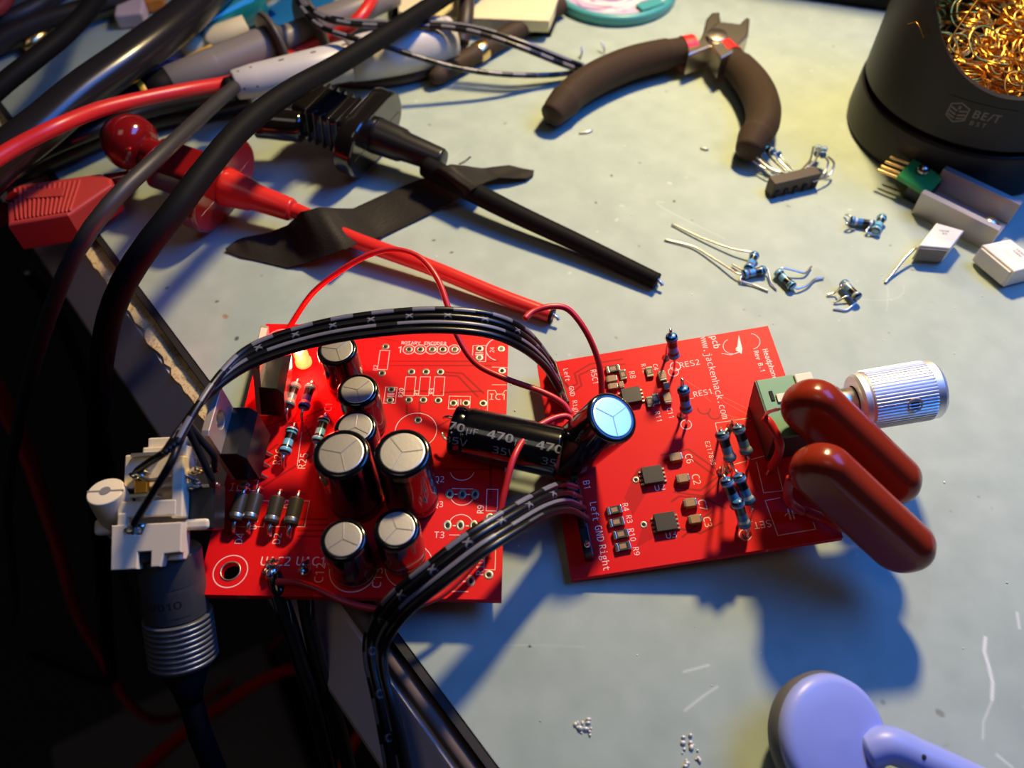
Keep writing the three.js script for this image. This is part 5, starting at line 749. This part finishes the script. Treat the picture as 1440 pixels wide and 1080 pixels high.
// socket strip with soldered resistors
{
  const c = [74.6,2.4,-167.72], t = thing('socket_strip', 'brown black socket strip with two bunches of resistors soldered on its back', 'connector', [c[0], 0, c[2]]);
  const a = [68.03,2.6,-165.21], b = [81.17,2.6,-169.49], d = V(b).sub(V(a)), L = d.length(), yaw = Math.atan2(-d.z, d.x);
  const o = wpart('strip_body', box(L, 4.8, 3.4, 0.3).rotateY(yaw).translate(...c), std(lin(0.05, 0.032, 0.022), 0.55), t);
  for (let i = 0; i < 5; i++) { const p = mix3(a, b, (i + 0.5) / 5); wpart('contact_slot', box(1.1, 1.8, 0.5, 0.1).rotateY(yaw).translate(p[0] + Math.sin(yaw) * 1.6, 1.5, p[2] + Math.cos(yaw) * 1.6), M.hole, t); }
  [[[67.55,4,-179.92], [72.35,4.5,-169.77]], [[69,5.5,-177.36], [73.32,4.8,-169.4]], [[71.08,4,-178.09], [74.54,4.5,-170.35]]].forEach(([p, q], i) => { const r = wpart('soldered_resistor', RBODY(0.8).applyQuaternion(new THREE.Quaternion().setFromUnitVectors(new THREE.Vector3(0, 1, 0), new THREE.Vector3(0.5, 0.3, 1).normalize())).translate(...p), RB.deep, t); wpart('wire_lead', join([lead([add3(p, [1.2, 0.6, 2.4]), mix3(p, q, 0.5), q], 0.3), lead([add3(p, [-1.2, -0.4, -2.4]), add3(p, [-3.4, -1, 0.4]), add3(p, [0, -2.2, 5]), add3(p, [6, -2, 9])], 0.3, 24)]), M.tin, t); });
  [[[83.19,4,-178.7], [77,4.5,-170.35]], [[83.74,5.4,-176.29], [78.46,4.8,-170.56]]].forEach(([p, q]) => { wpart('soldered_resistor', RBODY(0.75).applyQuaternion(new THREE.Quaternion().setFromUnitVectors(new THREE.Vector3(0, 1, 0), new THREE.Vector3(-0.4, 0.2, 1).normalize())).translate(...p), RB.deep, t); wpart('wire_lead', join([lead([add3(p, [-0.6, -0.4, -2.2]), mix3(p, q, 0.5), q], 0.3), lead([add3(p, [0.6, 0.3, 2.2]), add3(p, [2.6, -1.4, 3]), add3(p, [1, -3, 6]), add3(p, [-4, -2.4, 9])], 0.3, 24)]), M.tin, t); });
}
// finned aluminium channel with a green stub board and gold pins
{
  const o0 = [104.5,0,-158.23], o1 = [118.87,0,-144.64], d = V(o1).sub(V(o0)), yaw = Math.atan2(-d.z, d.x), L = 20, W = 11.4, H = 7;
  const t = thing('heat_sink', 'aluminium channel heat sink with a screw and a green stub board', 'heat sink', [(o0[0] + o1[0]) / 2 + Math.sin(yaw) * -5.5, 0, (o0[2] + o1[2]) / 2 - Math.cos(yaw) * 5.5]); t.rotation.y = yaw;
  const s = new THREE.Shape([[-W / 2, 0], [W / 2, 0], [W / 2 + 0.6, H], [W / 2 - 0.9, H], [W / 2 - 1.4, 2.2], [-W / 2 + 1.4, 2.2], [-W / 2 + 0.9, H + 1], [-W / 2 - 0.6, H + 1]].map((p) => new THREE.Vector2(...p)));
  part('channel', new THREE.ExtrudeGeometry(s, { depth: L, bevelEnabled: true, bevelThickness: 0.15, bevelSize: 0.15, bevelSegments: 2 }).translate(0, 0.2, -L / 2).rotateY(-Math.PI / 2), std(lin(0.46, 0.42, 0.41), 0.45, 0.75), t);
  part('screw_head', lathe([[0.01, 2.4], [2.2, 2.4], [2.3, 3], [1.8, 4.2], [0.8, 4.8], [0.01, 4.8]], 20), M.tin, t, [7, 0, 0.2]);
  const sb = part('stub_board', box(9, 1.4, 8, 0.15), M.pcbGreen, t, [-13.6, 5.6, -1], 'green stub board'); sb.rotation.set(0.1, 0, -0.12);
  const g = new THREE.IcosahedronGeometry(1.7, 3); part('solder_blob', g, M.solder, sb, [-0.6, 1, -1.6]);
  for (const z of [-3, -0.6, 1.6, 3.4]) part('gold_pin', rod([-4, -0.4, z], [-9.6, -1.2, z + 0.6], 0.42), M.gold, sb);
  part('board_support', box(6, 4.8, 6, 0.3), M.blackPlastic, t, [-11.8, 2.5, -1]);
}
// white block capacitors with grey potting
function whiteBlock(label, top, h, mark, end = M.greyEpoxy) {   // top: four corners on the top face (near-left, near-right, far-right, far-left), height h
  const c = mix3(mix3(top[0], top[1], 0.5), mix3(top[2], top[3], 0.5), 0.5), t = thing('block_capacitor', label, 'capacitor', [c[0], 0, c[2]], 'white block capacitors');
  wpart('casing', flat(top, 0.6, h, 0.35), M.whiteBlock, t);
  const n = V(top[1]).sub(V(top[0])).normalize(), w = V(top[0]).distanceTo(V(top[1])), m = mix3(top[0], top[1], 0.5), bk = V(top[3]).sub(V(top[0])).normalize(), yaw = Math.atan2(-n.z, n.x);
  wpart('potting', box(w - 1, h - 1.6, 0.8, 0.2).rotateY(yaw).translate(m[0] - bk.x * 0.1, h / 2 + 0.2, m[2] - bk.z * 0.1), end, t);
  const up = V(top[3]).sub(V(top[0])), uw = V(top[1]).sub(V(top[0])); const yawT = Math.atan2(-uw.z, uw.x);
  wpart('print_label', new THREE.PlaneGeometry(Math.min(w, up.length()) * 0.62, Math.min(w, up.length()) * 0.5).rotateX(-Math.PI / 2).rotateY(yawT).translate(c[0] + bk.x * 1.2, h + 0.03, c[2] + bk.z * 1.2), std(lin(1, 1, 1), 0.55, 0, { map: tex(canvas(128, 128, (x) => { x.fillStyle = '#e2dfd6'; x.fillRect(0, 0, 128, 128); x.fillStyle = '#6b6a60'; x.font = 'bold 30px sans-serif'; x.textAlign = 'center'; mark.forEach((s, i) => x.fillText(s, 64, 40 + i * 34)); })) }), t, 'small grey print');
  return t;
}
{
  const t = whiteBlock('white block capacitor with a long bent lead beside the heat sink', [[98.82,5.5,-140.74], [106.09,5.5,-139.77], [111.42,5.5,-145.95], [105.47,5.5,-148.74]], 5.5, ['1K50', 'K5']);
  wpart('wire_lead', lead([[99.16,4,-141.55], [98.25,3.4,-141.18], [95.52,2.4,-138.78], [92.8,1,-135.83], [90.43,0.4,-133.33]], 0.35, 24), M.steel, t);
  whiteBlock('white block capacitor further from the heat sink with red brown print', [[113.66,6,-140.47], [118.23,6,-131.47], [126.09,6,-134.02], [121.26,6,-142.43]], 6, ['1K50', '100V'], M.whiteBlock);
}
// earbud in front of the bench
{
  const c = [50.8,8,-28.76], t = thing('earbud', 'lilac blue earbud with a round flat head and a stem in the capacitor shadow', 'earbud', [c[0], 0, c[2]]);
  const n = V([0.3, 0.92, 0.26]).normalize();
  const head = lathe([[0.01, -6.4], [4.6, -6.2], [7.6, -4.6], [9.5, -2], [9.8, 0], [9.4, 1.2], [8.2, 1.9], [5, 2.2], [0.01, 2.4]], 56);
  wpart('bud_head', turned(head, n.toArray()).translate(c[0], 6.8, c[2]), M.earbud, t);
  wpart('rubber_rim', turned(lathe([[8.2, -5], [9.8, -3], [10.2, -1.2], [9.8, -0.2]], 56), n.toArray()).translate(c[0], 6.8, c[2]), M.earbudRubber, t, 'grey rubber rim');
  wpart('bud_stem', tube([add3(c, [5.5, -2.6, 1.5]), [59.61,6.5,-27.82], [63.85,6,-26.26], [70,5.4,-23.71], [76.83,5,-20.58]], (q) => 3.0 - q * 0.5, 40, 20), M.earbud, t);
  wpart('stem_dot', new THREE.SphereGeometry(0.45, 10, 8).scale(1, 0.4, 1).translate(...[63.57,8.7,-25.73]), M.hole, t);
}
// wire clippings and solder crumbs
const clip = (label, a, b) => solo('wire_clipping', label, 'wire clipping', lead([a, add3(mix3(a, b, 0.5), [0.3, 0.1, 0.4]), b], 0.3, 10), M.tin, a);
clip('short bare wire clipping lying between the pliers and the tape', [19.26,0.35,-191.39], [22.99,0.35,-192.69]); clip('tiny bare wire clipping near the right handle of the pliers', [52.82,0.3,-184.74], [54.92,0.3,-184.12]);
clip('bare wire clipping standing by the left pliers handle', [21.34,0.4,-228.74], [21.71,3,-230.78]); clip('curved bare wire clipping touching the left pliers handle', [29.12,0.4,-231.89], [27.9,3,-233.96]);
clip('bright bare wire clipping caught by the end of the tape', [-14.46,0.4,-177.53], [-11.26,2.6,-178.07]);
{
  const list = []; for (let i = 0; i < 110; i++) { const p = [rr(-60, 120), 0, rr(-190, -30)], s = rr(0.08, 0.2); if (p[0] < -0.83 * (-27 - p[2]) ) continue; const g = new THREE.IcosahedronGeometry(s, 0).scale(rr(0.7, 1.6), 0.7, rr(0.7, 1.4)).rotateY(rnd() * 3); list.push(g.translate(p[0], s * 0.6, p[2])); }
  for (const [q, k] of [[[12.16,0,-31.7], 14], [[29.51,0,-29.48], 9], [[29.67,0,-26.23], 6]]) for (let i = 0; i < k; i++) { const s = rr(0.15, 0.42); list.push(new THREE.IcosahedronGeometry(s, 1).scale(rr(0.7, 1.5), 0.8, rr(0.7, 1.3)).translate(q[0] + rr(-1.6, 1.6), s * 0.7, q[2] + rr(-1.6, 1.6))); }
  const w = solo('solder_crumbs', 'tiny solder crumbs scattered over the pale green mat', 'crumbs', join(list), std(lin(0.75, 0.73, 0.68), 0.5, 0.3), [20, 0, -100]); w.userData.kind = 'stuff';
}
// things on the dark floor below the bench edge
solo('storage_box', 'dull grey box on the dark floor below the bench', 'box', box(190, 160, 170, 8).rotateY(0.5).translate(-270, -661, -120), std(lin(0.12, 0.11, 0.11), 0.8), [-270, -741, -120]);
cable('floor_cable', 'red cable hanging beside the bench below the cream socket', [[-167.14,-60,-152.35], [-184.65,-120,-156.79], [-211.39,-200,-158.66], [-249.15,-330,-155.01], [-260.63,-500,-150.99], [-225.69,-690,-288.32]], 3, M.redCable, 90);
cable('floor_cable', 'red cable looping below the bench behind the mains pair', [[-206.34,-330,-78.43], [-186.35,-380,-126.97], [-147.74,-420,-164.83], [-106.81,-480,-161.47], [-137.7,-560,-127.06]], 4, M.redCable, 90);
cable('floor_cable', 'slack black cable hanging below the far left bench edge', [[-152.4,-40,-176.56], [-160.41,-80,-183.5], [-178.41,-160,-180.73], [-229.57,-300,-186.99], [-293.06,-520,-205.67], [-314.01,-720,-238.15]], 2.6, M.blackPlastic, 90);
scene.traverse((o) => { if (o.isMesh) { o.castShadow = true; o.receiveShadow = true; } });
renderer.render(scene, camera);
